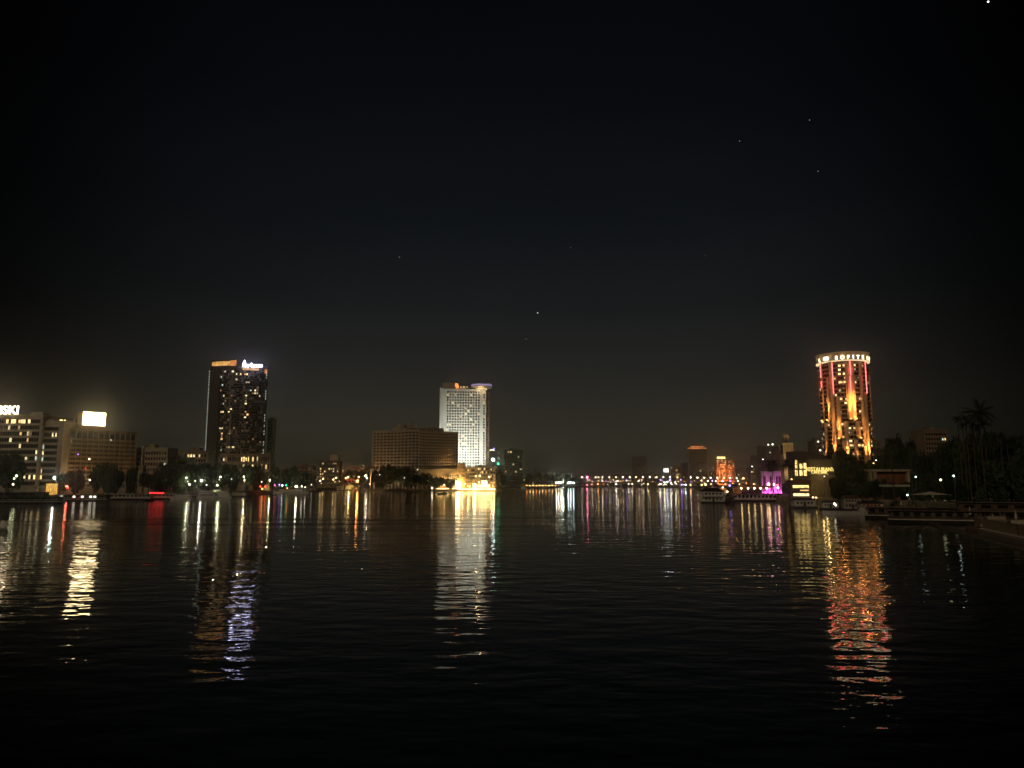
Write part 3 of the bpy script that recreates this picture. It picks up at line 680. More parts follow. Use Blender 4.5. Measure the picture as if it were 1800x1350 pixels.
    # crown
    ring_slab(Rr - 2, Rr + 1.1, H + .35, H + .85).build('light_ring', emit('ring_warm', (1, .74, .40), 1.1), root)
    ring_slab(Rr - 2, Rr + .8, H + 1.1, HT - .4).build('sign_band', mat('band_taupe', (.42, .32, .22), .7), root)
    ring_slab(Rr - 2, Rr + 1.3, HT - .4, HT).build('crown_rim', cream, root)
    MB().rings([(H - .5, Rr - 2), (HT - .1, Rr - 2.05)], 48).build('roof', grey, root)
    MB().rings([(HT, 7), (HT + 1.2, 7)], 24).build('plant_room', grey, root)
    MB().tube((2, 0, HT), (2, 0, HT + 8), .15, .05).build('antenna', metal, root)
    sg = emit('sign_cream', (1, .84, .52), 4.5); sg2 = emit('sign_bluish', (.7, .78, 1), 5)
    for px, ch in [(1442.2, 'L'), (1453, '\u221e'), (1470.5, 'S'), (1480.5, 'O'), (1490.5, 'F'), (1499, 'I'), (1507, 'T'), (1515, 'E'), (1522.5, 'L'), (1530, 'S')]:
        a = ang_of(px, 627); rr = Rr + 1.0
        if ch == '\u221e':
            mb = MB()
            for dx in (-1.0, 1.0):
                for i in range(12):
                    t0, t1 = i / 12 * 2 * math.pi, (i + 1) / 12 * 2 * math.pi
                    mb.tube((dx + 1.25 * math.cos(t0), 0, 1.5 + 1.25 * math.sin(t0)), (dx + 1.25 * math.cos(t1), 0, 1.5 + 1.25 * math.sin(t1)), .38, n=5)
            mb.build('sign_emblem', sg, root, loc=(rr * math.cos(a), rr * math.sin(a), H + 1.6), rot=(0, 0, a + math.pi / 2))
        else:
            text_mb(ch, 4.0, .2, 'sign_letter', sg2 if ch == 'I' else sg, root, (rr * math.cos(a), rr * math.sin(a), H + 1.5), (R(90), 0, a + math.pi / 2), None, 1.0, .07)
    for k in range(7):
        a = toward + R(-75 + 25 * k); light('POINT', 130, (1, .75, .4), root, ((Rr + 2.5) * math.cos(a), (Rr + 2.5) * math.sin(a), H + 4.5))
    return root
round_tower()

# --- right-hand shore: tower with lantern, curved roof building, lit restaurant
def lantern_tower():
    Y_ = 520; x = X(1385, Y_); z0 = 3; rt = thing('lantern_tower', 'square stone tower with columned belfry and domed lantern, left of curved roof', 'tower', (x, Y_, z0))
    k = Y_ / F; w2 = 8.3 * k / 1; sand = mat('sandstone', (.42, .34, .20), .85)
    zz = lambda py: Z(py, Y_) - z0
    MB().box(-w2, w2, -w2, w2, 0, zz(798)).build('shaft', sand, rt)
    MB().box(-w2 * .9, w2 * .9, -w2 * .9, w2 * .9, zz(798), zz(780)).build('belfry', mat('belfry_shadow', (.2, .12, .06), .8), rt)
    me = MB().box(-.22, .22, -.22, .22, zz(798), zz(782)).mesh('column', sand)
    for i in range(7): link('column', me, rt, (-w2 * .92 + i * w2 * .307, -w2 * .98, 0))
    MB().box(-w2 * 1.12, w2 * 1.12, -w2 * 1.12, w2 * 1.12, zz(782), zz(779)).build('cornice', sand, rt)
    MB().box(-w2 * 1.05, w2 * 1.05, -w2 * 1.05, w2 * 1.05, zz(800), zz(798)).build('cornice', sand, rt)
    MB().rings([(zz(779), w2 * .5), (zz(768), w2 * .5)], 8).build('lantern_core', darkc, rt)
    for i in range(8):
        a = i / 8 * 2 * math.pi + .2; MB().tube((w2 * .66 * math.cos(a), w2 * .66 * math.sin(a), zz(779)), (w2 * .66 * math.cos(a), w2 * .66 * math.sin(a), zz(769)), .25).build('lantern_column', sand, rt)
    MB().rings([(zz(769), w2 * .78), (zz(768), w2 * .78), (zz(765), w2 * .72), (zz(762.5), w2 * .42), (zz(761.5), w2 * .1), (zz(758), .08)], 16).build('dome', sand, rt)
    MB().box(-.5, .5, -w2 - .1, -w2 + .1, zz(804.5), zz(801.5)).build('window', glass, rt)
    light('SPOT', 30000, (1, .72, .36), rt, (-4, -30, 8), (R(128), 0, R(-12)), cone=70)
lantern_tower()
def curved_roof():
    Y_ = 475; z0 = 3; o, Ln, ang, H = frame(1396, 1470, Y_, Y_ + 10, z0, 806)
    rt = thing('riverside_hall', 'riverside hall with dark arched roof and yellow lit tall windows', 'building', o, ang)
    zz = lambda py: Z(py, Y_) - z0
    MB().box(0, Ln, 0, 5, 0, zz(808)).build('wall', mat('hall_wall', (.13, .11, .08), .8), rt)
    pts = []; n = 16
    for i in range(n + 1): 
        t = i / n; pts.append((Ln * (t * 1.0) - 1, zz(808) + (zz(793) - zz(808)) * math.sin(math.pi * (.42 + .55 * t))))
    mb = MB(); vs = [(x, -1.5, z) for x, z in pts] + [(x, 5.5, z) for x, z in pts] + [(x, -1.5, zz(809)) for x, z in pts] + [(x, 5.5, zz(809)) for x, z in pts]; m = n + 1
    fs = [(i, i + 1, m + i + 1, m + i) for i in range(n)] + [(i, 2 * m + i, 2 * m + i + 1, i + 1) for i in range(n)] + [(m + i, m + i + 1, 3 * m + i + 1, 3 * m + i) for i in range(n)] + [(0, m, 3 * m, 2 * m), (n, 2 * m + n, 3 * m + n, m + n)]
    mb.add(vs, fs); mb.build('roof', mat('roof_dark', (.05, .045, .04), .8), rt)
    ye = emit('hall_window', (1, .68, .22), 2.2, .6, .7)
    for (a, b, t, bt) in [(1397.5, 1400, 803, 812), (1397.5, 1400.5, 813, 823), (1405.5, 1409.5, 815, 823.5), (1412.5, 1418.5, 814, 824), (1419.2, 1425.5, 814, 824), (1397.5, 1401.5, 826.5, 836), (1405.5, 1409.5, 826, 836), (1413, 1418.5, 826.5, 836), (1419.2, 1425, 826.5, 836)]:
        s0, _ = local_hit(o, ang, a, t); s1, _ = local_hit(o, ang, b, t)
        w_ = MB().box(s0, s1, -.25, .1, zz(bt), zz(t)).build('window', ye, rt)
        MB().box((s0 + s1) / 2 - .12, (s0 + s1) / 2 + .12, -.4, -.26, zz(bt), zz(t)).build('mullion', darkc, w_)
        MB().box(s0, s1, -.4, -.26, zz((t * 2 + bt) / 3) - .08, zz((t * 2 + bt) / 3) + .08).build('transom', darkc, w_)
    # stone block in front with the yellow signs
    Y2 = 440; o, Ln, ang, H = frame(1425, 1477, Y2, Y2 + 6, z0, 834)
    sb = thing('stone_block', 'blank brown stone block under the yellow illuminated sign', 'building', o, ang)
    MB().box(0, Ln, 0, 3, 0, H).build('wall', mat('coursed_stone', (.19, .155, .09), .9, .35, .8), sb)
    MB().box(-.3, Ln * .6, -.4, 3.2, H, H + .6).build('parapet', cream, sb)
    MB().box(0, Ln * .98, 1, 3, H + .61, H + 9).build('upper_wall', mat('hall_wall', (.13, .11, .08), .8), sb)
    sgm = emit('sign_yellow', (1, .72, .2), 1.4)
    text_mb('RESTAURANT', 3.15, .12, 'sign_letters', sgm, sb, (Ln * .36, -.1 + .7, Z(828, Y2) - z0), (R(90), 0, 0), 'yellow illuminated letters', 1.05, .05)
    text_mb('CAFE BAR', 2.4, .12, 'sign_letters', sgm, sb, (Ln * .33, .6, Z(832.3, Y2) - z0), (R(90), 0, 0), 'smaller yellow illuminated letters', 1.05, .05)
    light('POINT', 600, (1, .7, .25), sb, (Ln * .35, -4, H + 2)); light('POINT', 350, (1, .6, .2), sb, (Ln * .1, -7, 5))
    # restaurant pontoon with lit decks
    Y3 = 420; o, Ln, ang, H = frame(1392, 1425.5, Y3, Y3, 1.0, 846)
    rb = thing('deck_restaurant', 'two-deck riverside restaurant with glowing yellow windows', 'restaurant', o, ang); zz3 = lambda py: Z(py, Y3) - 1
    MB().box(0, Ln, 2, 6, 0, zz3(848)).build('wall', mat('hall_wall', (.13, .11, .08), .8), rb)
    MB().box(-.6, Ln + .3, .6, 6.4, zz3(849), zz3(844)).build('roof', red_tile, rb)
    for (t, bt, m_) in [(853, 857.5, ye), (861, 863, WL[0]), (867.5, 872, emit('deck_window', (1, .78, .36), 1.7, .5, .9))]:
        k = 9
        for i in range(k):
            if t == 861 and i < 4: continue
            MB().box(1.2 + (Ln - 1.8) * i / k, 1.2 + (Ln - 1.8) * (i + .86) / k, 1.7, 1.95, zz3(bt), zz3(t)).build('window', m_, rb)
    MB().box(0, Ln, .9, 2, zz3(860.3), zz3(859.3)).build('deck_rail', cream, rb); MB().box(0, Ln, .9, 2, zz3(875), zz3(873.6)).build('deck_rail', cream, rb)
curved_roof()

# pink pavilion
def pink():
    Y_ = 640; o, Ln, ang, H = frame(1339.5, 1375, Y_, Y_, 3, 830)
    rt = thing('pink_pavilion', 'magenta floodlit pavilion with pillars behind the palms', 'pavilion', o, ang)
    MB().box(0, Ln, 1, 3, 0, H).build('wall', white, rt)
    MB().box(-.3, Ln * .3, -.5, 3.3, H, H + .9).build('cornice', white, rt); MB().box(Ln * .62, Ln + .3, -.5, 3.3, H, H + .9).build('cornice', white, rt)
    for (a, b) in ((.12, .2), (.42, .5), (.72, .8), (.84, .97)): MB().box(Ln * a, Ln * b, .75, .98, 2, H * .8).build('opening', darkc, rt)
    me = MB().box(-.4, .4, -.6, .9, 0, H).mesh('pillar', white)
    for q in (.02, .3, .36, .56, .66, .98): link('pillar', me, rt, (Ln * q, 0, 0))
    for i in range(6): light('POINT', 1500, (1, .08, .75), rt, (Ln * (.05 + .18 * i), -3.2, 1.2 + (i % 2) * 3), size=.4)
    for i in range(5): MB().box(Ln * (.1 + .2 * i) - .5, Ln * (.1 + .2 * i) + .5, -3.2, -2.6, 0, .8).build('flood_lamp', lamp_mat('m', 6), rt)
pink()

# --- more distant skyline
FAR = [(886, 919, 791, 1500, 14, 7, mat('olive_concrete', (.2, .2, .14), .85), .03, 'olive grey apartment tower right of the white tower'),
       (868, 888, 818, 1450, 7, 5, MT['olive_concrete'], .05, 'low olive block at the left foot of the olive tower'),
       (1114, 1137, 803, 2600, 16, 6, brownc, 0, 'dark brown slab tower far beyond the road bridge'),
       (1179, 1198, 820, 2450, 8, 6, mat('terracotta', (.32, .17, .08), .85), .06, 'squat terracotta block near the small white sign'),
       (1200, 1213, 815, 2500, 10, 4, grey, .08, 'narrow grey block left of the orange-crowned tower'),
       (1213, 1244, 789, 2350, 17, 9, MT['olive_concrete'], .02, 'tall grey tower with orange glowing crown beyond the bridge'),
       (1320, 1332, 822, 1500, 7, 4, grey, .2, 'small tiered block left of the dim twin towers'),
       (1320.5, 1335, 802, 1650, 14, 5, grey, .06, 'dim banded apartment tower with white top lights, left one'),
       (1340, 1372, 784, 1500, 17, 9, mat('dim_concrete', (.15, .13, .10), .85), .03, 'broad dim apartment tower behind the palms with two roof lamps'),
       (1371, 1378, 795, 1480, 15, 2, brownc, .03, 'thin brown tower squeezed left of the lantern tower'),
       (1437, 1449, 775, 900, 16, 3, mat('dim_concrete', (.15, .13, .10), .85), .05, 'thin dark building left of the round tower with white roof lamp'),
       (1630, 1672, 757, 700, 12, 8, brownc, .0, 'dim brown apartment block among trees, right of the round tower'),
       (1560, 1625, 790, 760, 8, 12, mat('dim_concrete', (.15, .13, .10), .85), .05, 'low dim block behind trees right of the round tower'),
       (1544, 1552, 775, 780, 10, 2, brownc, 0, 'slim dark building touching the round tower on its right'),
       (930, 962, 836, 2350, 3, 8, grey, .1, 'low far building by the thin mast'), (985, 1003, 831, 2500, 4, 5, grey, 0, 'low far block with roof frame left of the pink lamp'),
       (1012, 1030, 836, 2500, 3, 6, grey, .15, 'low far block just left of the pink lamp'),
       (1074, 1104, 834, 2500, 4, 8, cream, .05, 'low pale block beyond the road bridge'), (1140, 1160, 832, 2500, 4, 6, grey, .08, 'low dark block right of the brown slab tower'),
       (1246, 1262, 830, 2450, 5, 5, grey, .1, 'low block between the two orange-lit towers'), (1293, 1320, 824, 2400, 7, 8, grey, .12, 'low grey block right of the orange building')]
for i, (a, b, t, Y_, r_, c_, m_, pr, lab) in enumerate(FAR):
    lit = []
    if a == 886: lit = [(895, 793, 4), (898, 793, 4), (911, 803, 1), (904, 817, 1), (921, 826, 1), (906, 829, 1)]
    if a == 1630: lit = [(1667, 769, 4), (1656, 775, 3)]
    if a == 1560: lit = [(1608, 794, 4), (1586, 788, 1)]
    if a == 1179: lit = [(1190, 827, 4), (1190, 833, 4), (1193, 833, 4)]
    o_ = building('city_tower' if r_ > 9 else 'city_building', lab, a, b, Y_, t, z0=3, depth=24, rows=r_, cols=c_, wall=m_, prob=pr, lit=lit, seed=100 + i, bandd=.6, ww=.55, wh=.45, litm=(1, 2, 0))
    if a == 1213:
        rt, o, Ln, ang, H = o_[:5]; cm = emit('crown_orange', (1, .3, .08), 1.3, .7, .12)
        for q in range(4):
            w2 = Ln / 2 * (1 - .17 * q); MB().box(Ln / 2 - w2, Ln / 2 + w2, 1, 20, H + 1.1 + 2.4 * q, H + 3.5 + 2.4 * q).build('crown_tier', cm if q % 2 == 0 else brownc, rt)
def orange_block():
    Y_ = 2350
    for j, (a, b, t, lab) in enumerate([(1260.5, 1278, 807, 'orange-lit block with white glowing roof sign beyond the bridge'), (1278.5, 1292, 809, 'lower orange-lit wing beside the block with white roof sign')]):
        rt, o, Ln, ang, H, fh, cw = building('orange_building', lab, a, b, Y_, t, z0=3, depth=24, rows=12, cols=6 - j, wall=mat('orange_plaster', (.5, .2, .08), .85), prob=.55 if j == 0 else .35, litm=(0, 4, 4), seed=150 + j, ww=.5, wh=.45, band_m=MT['orange_plaster'], roofbox=False)
        for i in range(2): light('POINT', 22000 if j == 0 else 7000, (1, .3, .06), rt, (Ln * (.25 + .5 * i), -12, 10)), light('POINT', 15000 if j == 0 else 4000, (1, .3, .06), rt, (Ln * (.25 + .5 * i), -12, 48))
        if j == 0: MB().box(Ln * .1, Ln * .9, 0, 1, H + 1.6, H + 7).build('roof_sign', emit('roof_sign_glow', (1, .62, .2), 5), rt)
orange_block()
sgn = thing('far_billboard', 'small white lit sign board beyond the road bridge', 'billboard', (X(1171.5, 2400), 2400, 3))
MB().box(-8, 8, 0, .6, Z(830, 2400) - 3, Z(823.5, 2400) - 3).build('screen', emit('far_screen', (.95, 1, .8), 3), sgn)
for q in (-5, 5): MB().tube((q, .8, 0), (q, .8, Z(826, 2400) - 3), .6).build('post', metal, sgn)

# ------------------------------------------------------------------ bridges
def road_bridge(name, label, pts, zdeck, th, width, pier_every, m, rail=True):
    a, b = Vector(pts[0] + (0,)), Vector(pts[1] + (0,)); d = b - a; Ln = d.length
    rt = thing(name, label, 'bridge', a, math.atan2(d.y, d.x))
    MB().box(0, Ln, 0, width, zdeck - th, zdeck).build('deck', m, rt)
    MB().box(0, Ln, -.3, 0, zdeck - .2, zdeck + 1.1).build('parapet', grey, rt)
    n = max(1, int(Ln / pier_every)); me = MB().box(-2, 2, 1, width - 1, -1, zdeck - th).mesh('pier', stone)
    for i in range(1, n): link('pier', me, rt, (Ln * i / n, 0, 0))
    return rt
road_bridge('road_bridge', 'long low road bridge crossing the river in the distance', [(X(1005, 2050), 2050), (X(1420, 1500), 1500)], 12.5, 2.5, 22, 45, mat('bridge_concrete', (.12, .10, .08), .85))
road_bridge('road_bridge', 'short road bridge over the side channel with paired lamps', [(X(556, 1180), 1185), (X(662, 1240), 1240)], 10.5, 1.6, 14, 40, MT['bridge_concrete'])

# ------------------------------------------------------------------ lamps
LAMPS = {}
def lamp(px, py, Y_, k, s, r, label, group, gz=3.0, pole=True, hood=False, cat='street lamp', name='street_lamp'):
    """a lamp standing at depth Y_: pole from the ground up to a globe seen at px,py"""
    p = P(px, py, Y_); h_ = max(.6, p.z - gz)
    if Y_ > 1400: s = round(s * 1.8, 1)
    key = (k, s, r)
    if key not in LAMPS: LAMPS[key] = MB().ball((0, 0, 0), r, 8, 6).mesh('globe', lamp_mat(k, s))
    rt = thing(name, label, cat, (p.x, Y_, gz), 0, group)
    link('globe', LAMPS[key], rt, (0, 0, h_))
    if pole:
        MB().tube((0, 0, 0), (0, 0, h_ - r * .8), .16, .09).build('pole', metal, rt)
        MB().rings([(0, .35), (.5, .25)], 8).build('base', metal, rt)
    return rt
def lampset(lst, Y_, k, s, r, label, group, **kw):
    for q in lst: lamp(q[0], q[1], q[2] if len(q) > 2 else Y_, k, s, r, label, group, **kw)
def bridge_y(px):   # depth of the far bridge's near edge at this pixel
    ax, ay, bx, by = X(1005, 2050), 2050, X(1420, 1500), 1500; u = (px - 900) / F / cp
    t = (u * ay - ax) / ((bx - ax) - u * (by - ay)); return ay + (by - ay) * t - 1
bx_ = [1011, 1023, 1047, 1052, 1059, 1071, 1083, 1095, 1107, 1118, 1130, 1142, 1154, 1166, 1178, 1191, 1214, 1226, 1238, 1249, 1261, 1272, 1283, 1295, 1307, 1318, 1330]
for i, x_ in enumerate(bx_):
    lamp(x_, 839 + max(0, x_ - 1200) / 60, bridge_y(x_), 'w' if i % 3 else 'y', 9, 1.15, 'warm white globe lamp on the railing of the far road bridge', 'lamps along the far road bridge', gz=12.5)
for x_, y_, k in [(1101, 844, 'p'), (1124, 844, 'k'), (1161, 843.5, 'p'), (1178, 843, 'b'), (1197, 843.5, 'p'), (1252, 845, 'p'), (1059, 845.5, 'w'), (1086, 845.5, 'w'), (1233, 844.5, 'w'), (1244, 845.5, 'w'), (1258, 846, 'w'), (1270, 845.5, 'w'), (1284, 846, 'p'), (1297, 845.5, 'w')]:
    lamp(x_, y_, bridge_y(x_) - 2, k, 10, .95, 'small coloured light low on the far road bridge', 'small lights low on the far bridge', gz=10)
lamp(1032, 839, bridge_y(1032) - 2, 'k', 24, 2.2, 'very bright pink lamp on the far road bridge', None, gz=12.5)
for x_, y_, k in [(1032, 852.5, 'k'), (1051, 851, 'o'), (1075, 850.5, 'y'), (1083, 851, 'w'), (1105, 850, 'w'), (1111, 850, 'w'), (1120, 851, 'y'), (1139, 851, 'y'), (1160, 851, 'w'), (1168, 848, 'w'), (1173, 847, 'c'), (1179, 849, 'w'), (1187, 848, 'w'), (1198, 852, 'p'), (1205, 852, 'c'), (1214, 853, 'o'), (1070, 848, 'w')]:
    lamp(x_, y_, 1960 if x_ < 1150 else 1700, k, 11, 1.1, 'waterside light under the far road bridge', 'waterside lights under the far bridge', gz=.3)
rnd = random.Random(12)
for i in range(34):
    x_ = 1030 + rnd.uniform(0, 195); y_ = rnd.uniform(843.5, 847.5)
    lamp(x_, y_, bridge_y(x_) - 2, rnd.choice('wyywowp'), rnd.choice((3, 5, 8)), .7, 'small coloured light low on the far road bridge', 'small lights low on the far bridge', gz=10)
for i in range(30):
    x_ = 1035 + rnd.uniform(0, 185); y_ = rnd.uniform(850.2, 852.6)
    lamp(x_, y_, 1960 if x_ < 1150 else 1700, rnd.choice('wyyowyl'), rnd.choice((4, 6, 9)), .75, 'waterside light under the far road bridge', 'waterside lights under the far bridge', gz=.3)
# island end
for i in range(10): lamp(926 + 5.6 * i, 853.3 + .4 * (i % 2), 1560 + 12 * i, 'y' if i % 3 else 'o', 7, .9, 'orange promenade lamp on the low quay beyond the white tower', 'orange promenade lamps beyond the white tower', gz=3)
lampset([(978, 848.5), (982, 848.2), (986, 848.4)], 1700, 'w', 16, 1.3, 'bright white lamp in the left cluster under the waterside trees', 'left cluster of bright lamps under waterside trees')
lampset([(999, 848.6), (1003, 848.4), (1008, 848.6)], 1760, 'c', 16, 1.3, 'bright greenish white lamp in the right cluster under waterside trees', 'right cluster of bright lamps under waterside trees')
lampset([(914, 844), (918, 845), (921, 843.5)], 1580, 'l', 7, .9, 'yellow-green lamp behind the moored white cruiser', 'lamps behind the white cruiser')
lamp(866.8, 808, 1125, 'c', 38, 2.0, 'very bright white floodlight mast right of the white tower', None, cat='light mast', name='light_mast')
lamp(876, 815.3, 1130, 'g', 9, 1.3, 'green signal light on a mast right of the white tower', None, cat='light mast', name='light_mast')
lampset([(862, 791.5), (865, 790.8), (868, 791.2)], 1450, 'w', 3, 1.0, 'white rooftop light behind the floodlight mast', 'rooftop lights behind the floodlight mast')
lamp(868.5, 788.5, 1450, 'b', 2.5, 1.2, 'small violet rooftop light behind the floodlight mast', None)
lampset([(836.5, 837), (843.3, 836.5), (860, 838.3), (842.3, 848)], 1088, 'y', 9, 1.15, 'large yellow globe lamp before the golden buildings', 'yellow globe lamps before the golden buildings')
lampset([(776, 852.3), (781, 852.5), (785.5, 852.3), (790, 852.6), (795, 852), (811, 852), (817, 851), (822, 854), (826, 855), (797, 848.5)], 1090, 'y', 8, .85, 'small terrace lamp behind the bright quay strip', 'terrace lamps behind the bright quay strip')
lamp(759.7, 858.3, W(760, 863.4).y - 1, 'w', 9, .9, 'single quay-end lamp left of the bright quay strip', None, gz=.3)
lampset([(667.5, 834.5), (734.3, 825.5), (711, 840)], 1020, 'w', 3.5, .6, 'small white lamp among the trees below the grid hotel', 'small lamps below the grid hotel')
# channel bridge
lampset([(563, 845), (568, 841.5), (586, 843), (590.5, 840), (608, 840.5), (612, 839)], 1190, 'y', 15, .95, 'yellow lamp of a pair on the short channel bridge', 'paired lamps on the channel bridge', gz=10.5)
lamp(630.5, 838.5, 1215, 'y', 10, .85, 'last single yellow lamp on the short channel bridge', None, gz=10.5)
lamp(628.3, 845.8, 1165, 'o', 55, 1.5, 'blazing orange lamp at the end of the channel bridge', None)
lamp(643, 836.5, 1150, 'w', 22, 1.1, 'white lamp right of the blazing orange lamp', None); lamp(645, 840.5, 1150, 'w', 12, .8, 'lower white lamp right of the blazing orange lamp', None)
lampset([(611, 844.5), (616.5, 844), (622, 843.8)], 1185, 'r', 5, .6, 'small red light along the channel bridge parapet', 'small red lights on the channel bridge', gz=10.5)
lampset([(597, 846), (589, 847), (565, 849.5)], 1175, 'y', 4, .6, 'small amber light under the channel bridge parapet', 'amber lights under the channel bridge')
lamp(650, 851, 1110, 'y', 5, .8, 'small amber lamp on the island tip', None)
def left_bank_y(px):
    best = LB[0]
    for i in range(len(LB) - 1):
        (ax, ay), (bx, by) = LB[i], LB[i + 1]; u = (px - 900) / F / cp
        den = (bx - ax) - u * (by - ay)
        if abs(den) < 1e-6: continue
        t = (u * ay - ax) / den
        if -.01 <= t <= 1.01: return ay + (by - ay) * t
    return LB[-1][1]
for px, py, k, s, r, lab in [
    (95.8, 839.5, 'c', 40, .75, 'very bright blue-white floodlight above the yellow kiosk'), (29, 836.5, 'l', 14, .6, 'greenish yellow lamp left of the hotel entrance'), (25, 841, 'l', 8, .5, 'lower greenish yellow lamp left of the hotel entrance'),
    (23, 851.3, 'w', 10, .5, 'low white lamp at the far left quay'), (119, 857, 'r', 14, .6, 'blazing red light on the quay'), (116, 855, 'y', 3, .5, 'dim amber light beside the blazing red light'), (157, 807, 'w', 9, .55, 'white lamp on a tall mast before the grid block'),
    (150, 823.3, 'r', 3, .5, 'small red light before the grid block'), (137.2, 798.5, 'p', 3.5, .5, 'small violet light before the grid block'), (195, 773.5, 'w', 3, .5, 'small white light high before the grid block'), (158, 843.7, 'w', 9, .55, 'white lamp under the round dark tree'),
    (334.5, 827.7, 'w', 5, .5, 'white lamp on the street left of the dark tower'), (327.5, 839.8, 'l', 9, .55, 'greenish lamp by the lit shrub'), (333, 851.5, 'w', 12, .6, 'white lamp at the foot of the lit shrub'),
    (353.8, 844.8, 'w', 42, .8, 'star-bright white lamp on the tree-lined quay'), (343, 845.3, 'w', 5, .45, 'faint lamp left of the star-bright lamp'), (387.5, 838.3, 'l', 16, .6, 'yellow-white lamp under the big quay trees'),
    (363, 852.5, 'w', 5, .5, 'low lamp beside the quay kiosk'), (382, 853, 'l', 8, .7, 'glowing greenish lamp on the quay kiosk'), (428.8, 838.3, 'l', 18, .6, 'yellow-green lamp below the podium'), (429.5, 844.5, 'o', 14, .6, 'orange lamp under the yellow-green lamp'),
    (407, 842, 'c', 3, .45, 'faint bluish lamp on the quay'), (474.5, 844, 'l', 14, .7, 'yellow-green lamp right of the podium'), (457.5, 855, 'r', 14, .6, 'red light by the quay steps, left one'), (466, 855.3, 'r', 14, .6, 'red light by the quay steps, right one'),
    (461, 859.3, 'o', 16, .65, 'orange light between the two red lights'), (460, 847, 'w', 4, .5, 'white light above the two red lights'), (483, 853, 'k', 8, .6, 'pink light on the quay'), (491, 852, 'p', 8, .65, 'violet light on the quay'), (496.3, 853.3, 'c', 14, .7, 'bluish white light on the quay'),
    (503, 853, 'g', 3.5, .9, 'green light on the quay'), (505, 858, 'o', 7, .7, 'orange light beneath the green light'), (520.8, 855.2, 'w', 60, 1.05, 'dazzling white lamp on the far quay'), (530.5, 855, 'w', 7, .8, 'small lamp right of the dazzling lamp'), (536.5, 856.5, 'w', 6, .7, 'second small lamp right of the dazzling lamp'),
    (553.5, 850.5, 'y', 6, 1.0, 'amber lamp beside the channel bridge'), (547.5, 852, 'w', 3, .8, 'faint lamp beside the channel bridge')]:
    yy = left_bank_y(px) + (2 if py > 845 else 12)
    lamp(px, py, yy, k, s, r, lab, None)
# right shore lamps
def rb_y(px): 
    for i in range(len(RB) - 1):
        (ax, ay), (bx, by) = RB[i], RB[i + 1]; u = (px - 900) / F / cp; den = (bx - ax) - u * (by - ay)
        if abs(den) < 1e-6: continue
        t = (u * ay - ax) / den
        if -.01 <= t <= 1.01: return ay + (by - ay) * t
    return RB[-1][1]
for px, py, k, s, r, lab in [
    (1233.5, 852.3, 'y', 8, .8, 'yellow lamp behind the white houseboat, left one'), (1240, 851.7, 'l', 12, .8, 'yellow lamp behind the white houseboat, right one'), (1278.5, 864.3, 'w', 12, .55, 'white lamp right of the white houseboat'),
    (1274, 874.8, 'y', 5, .6, 'amber lamp low beside the white houseboat'), (1282.8, 853.3, 'b', 5, .8, 'blue star-shaped light behind the houseboat'), (1270.5, 857, 'w', 6, .7, 'white lamp by the orange awning'),
    (1351, 851, 'y', 22, .7, 'bright lamp at the foot of the pink pavilion, left one'), (1359.5, 851.3, 'w', 14, .6, 'bright lamp at the foot of the pink pavilion, right one'), (1367.5, 857.3, 'y', 16, .6, 'amber lamp right of the pink pavilion'), (1366.5, 852.5, 'o', 4, .5, 'orange lamp right of the pink pavilion'),
    (1378, 855.5, 'w', 3, .35, 'faint lamp among the palms'), (1391.5, 842.5, 'y', 4, .45, 'amber lamp left of the deck restaurant'), (1429, 875.5, 'y', 12, .38, 'warm quay lamp below the stone block, left one'), (1434.5, 877, 'y', 10, .35, 'warm quay lamp below the stone block, right one'),
    (1449, 837.3, 'w', 2.5, .35, 'faint lamp on the stone block'), (1463, 818.5, 'l', 2, .4, 'faint greenish lamp in the big dark tree'), (1471.5, 804, 'w', 3, .3, 'tiny white lamp in the big dark tree'), (1442, 791.5, 'w', 4, .5, 'white lamp above the arched roof'),
    (1609.5, 838.3, 'c', 5, .35, 'white garden lamp behind the low brown building'), (1676.5, 836.5, 'c', 6, .38, 'white garden lamp under the palms'), (1653.5, 843.5, 'l', 3, .5, 'greenish glowing garden lamp'), (1595, 870.2, 'c', 6, .36, 'white lamp at the moored terrace boats'), (1540, 809, 'w', 3, .4, 'small lamp right of the round tower base')]:
    yy = rb_y(px) + (4 if py > 845 else 18)
    if py < 830: yy = 470
    lamp(px, py, yy, k, s, r, lab, None)
lamp(1350.5, 781.5, 1496, 'w', 6, 1.0, 'left roof lamp on the broad dim tower', None, gz=Z(784, 1500)); lamp(1358, 781, 1496, 'w', 8, 1.1, 'right roof lamp on the broad dim tower', None, gz=Z(784, 1500))
lamp(1438.3, 776.3, 896, 'w', 7, .75, 'roof lamp on the thin dark building beside the round tower', None, gz=Z(778, 900))
lamp(1322, 820, 1490, 'w', 5, .9, 'roof lamp on the small tiered block', None, gz=Z(823, 1500)); lamp(1341, 807.5, 1490, 'w', 4, .9, 'white lamp before the broad dim tower', None)
for x_ in (1303, 1315, 1326, 1337, 1347.5): lamp(x_, 858.3, 500, 'y', 15, .55, 'amber lamp on the roof edge of the long moored boat', 'amber lamps on the long boat roof', gz=Z(862, 500))
for i, x_ in enumerate([1238, 1250, 1262, 1275, 1288, 1300, 1312, 1325]):
    lamp(x_, 849.5 + (i % 2) * 1.4, 900, 'y' if i % 2 else 'o', 4.5, .7, 'amber light on the shore behind the houseboats', 'amber lights behind the houseboats')

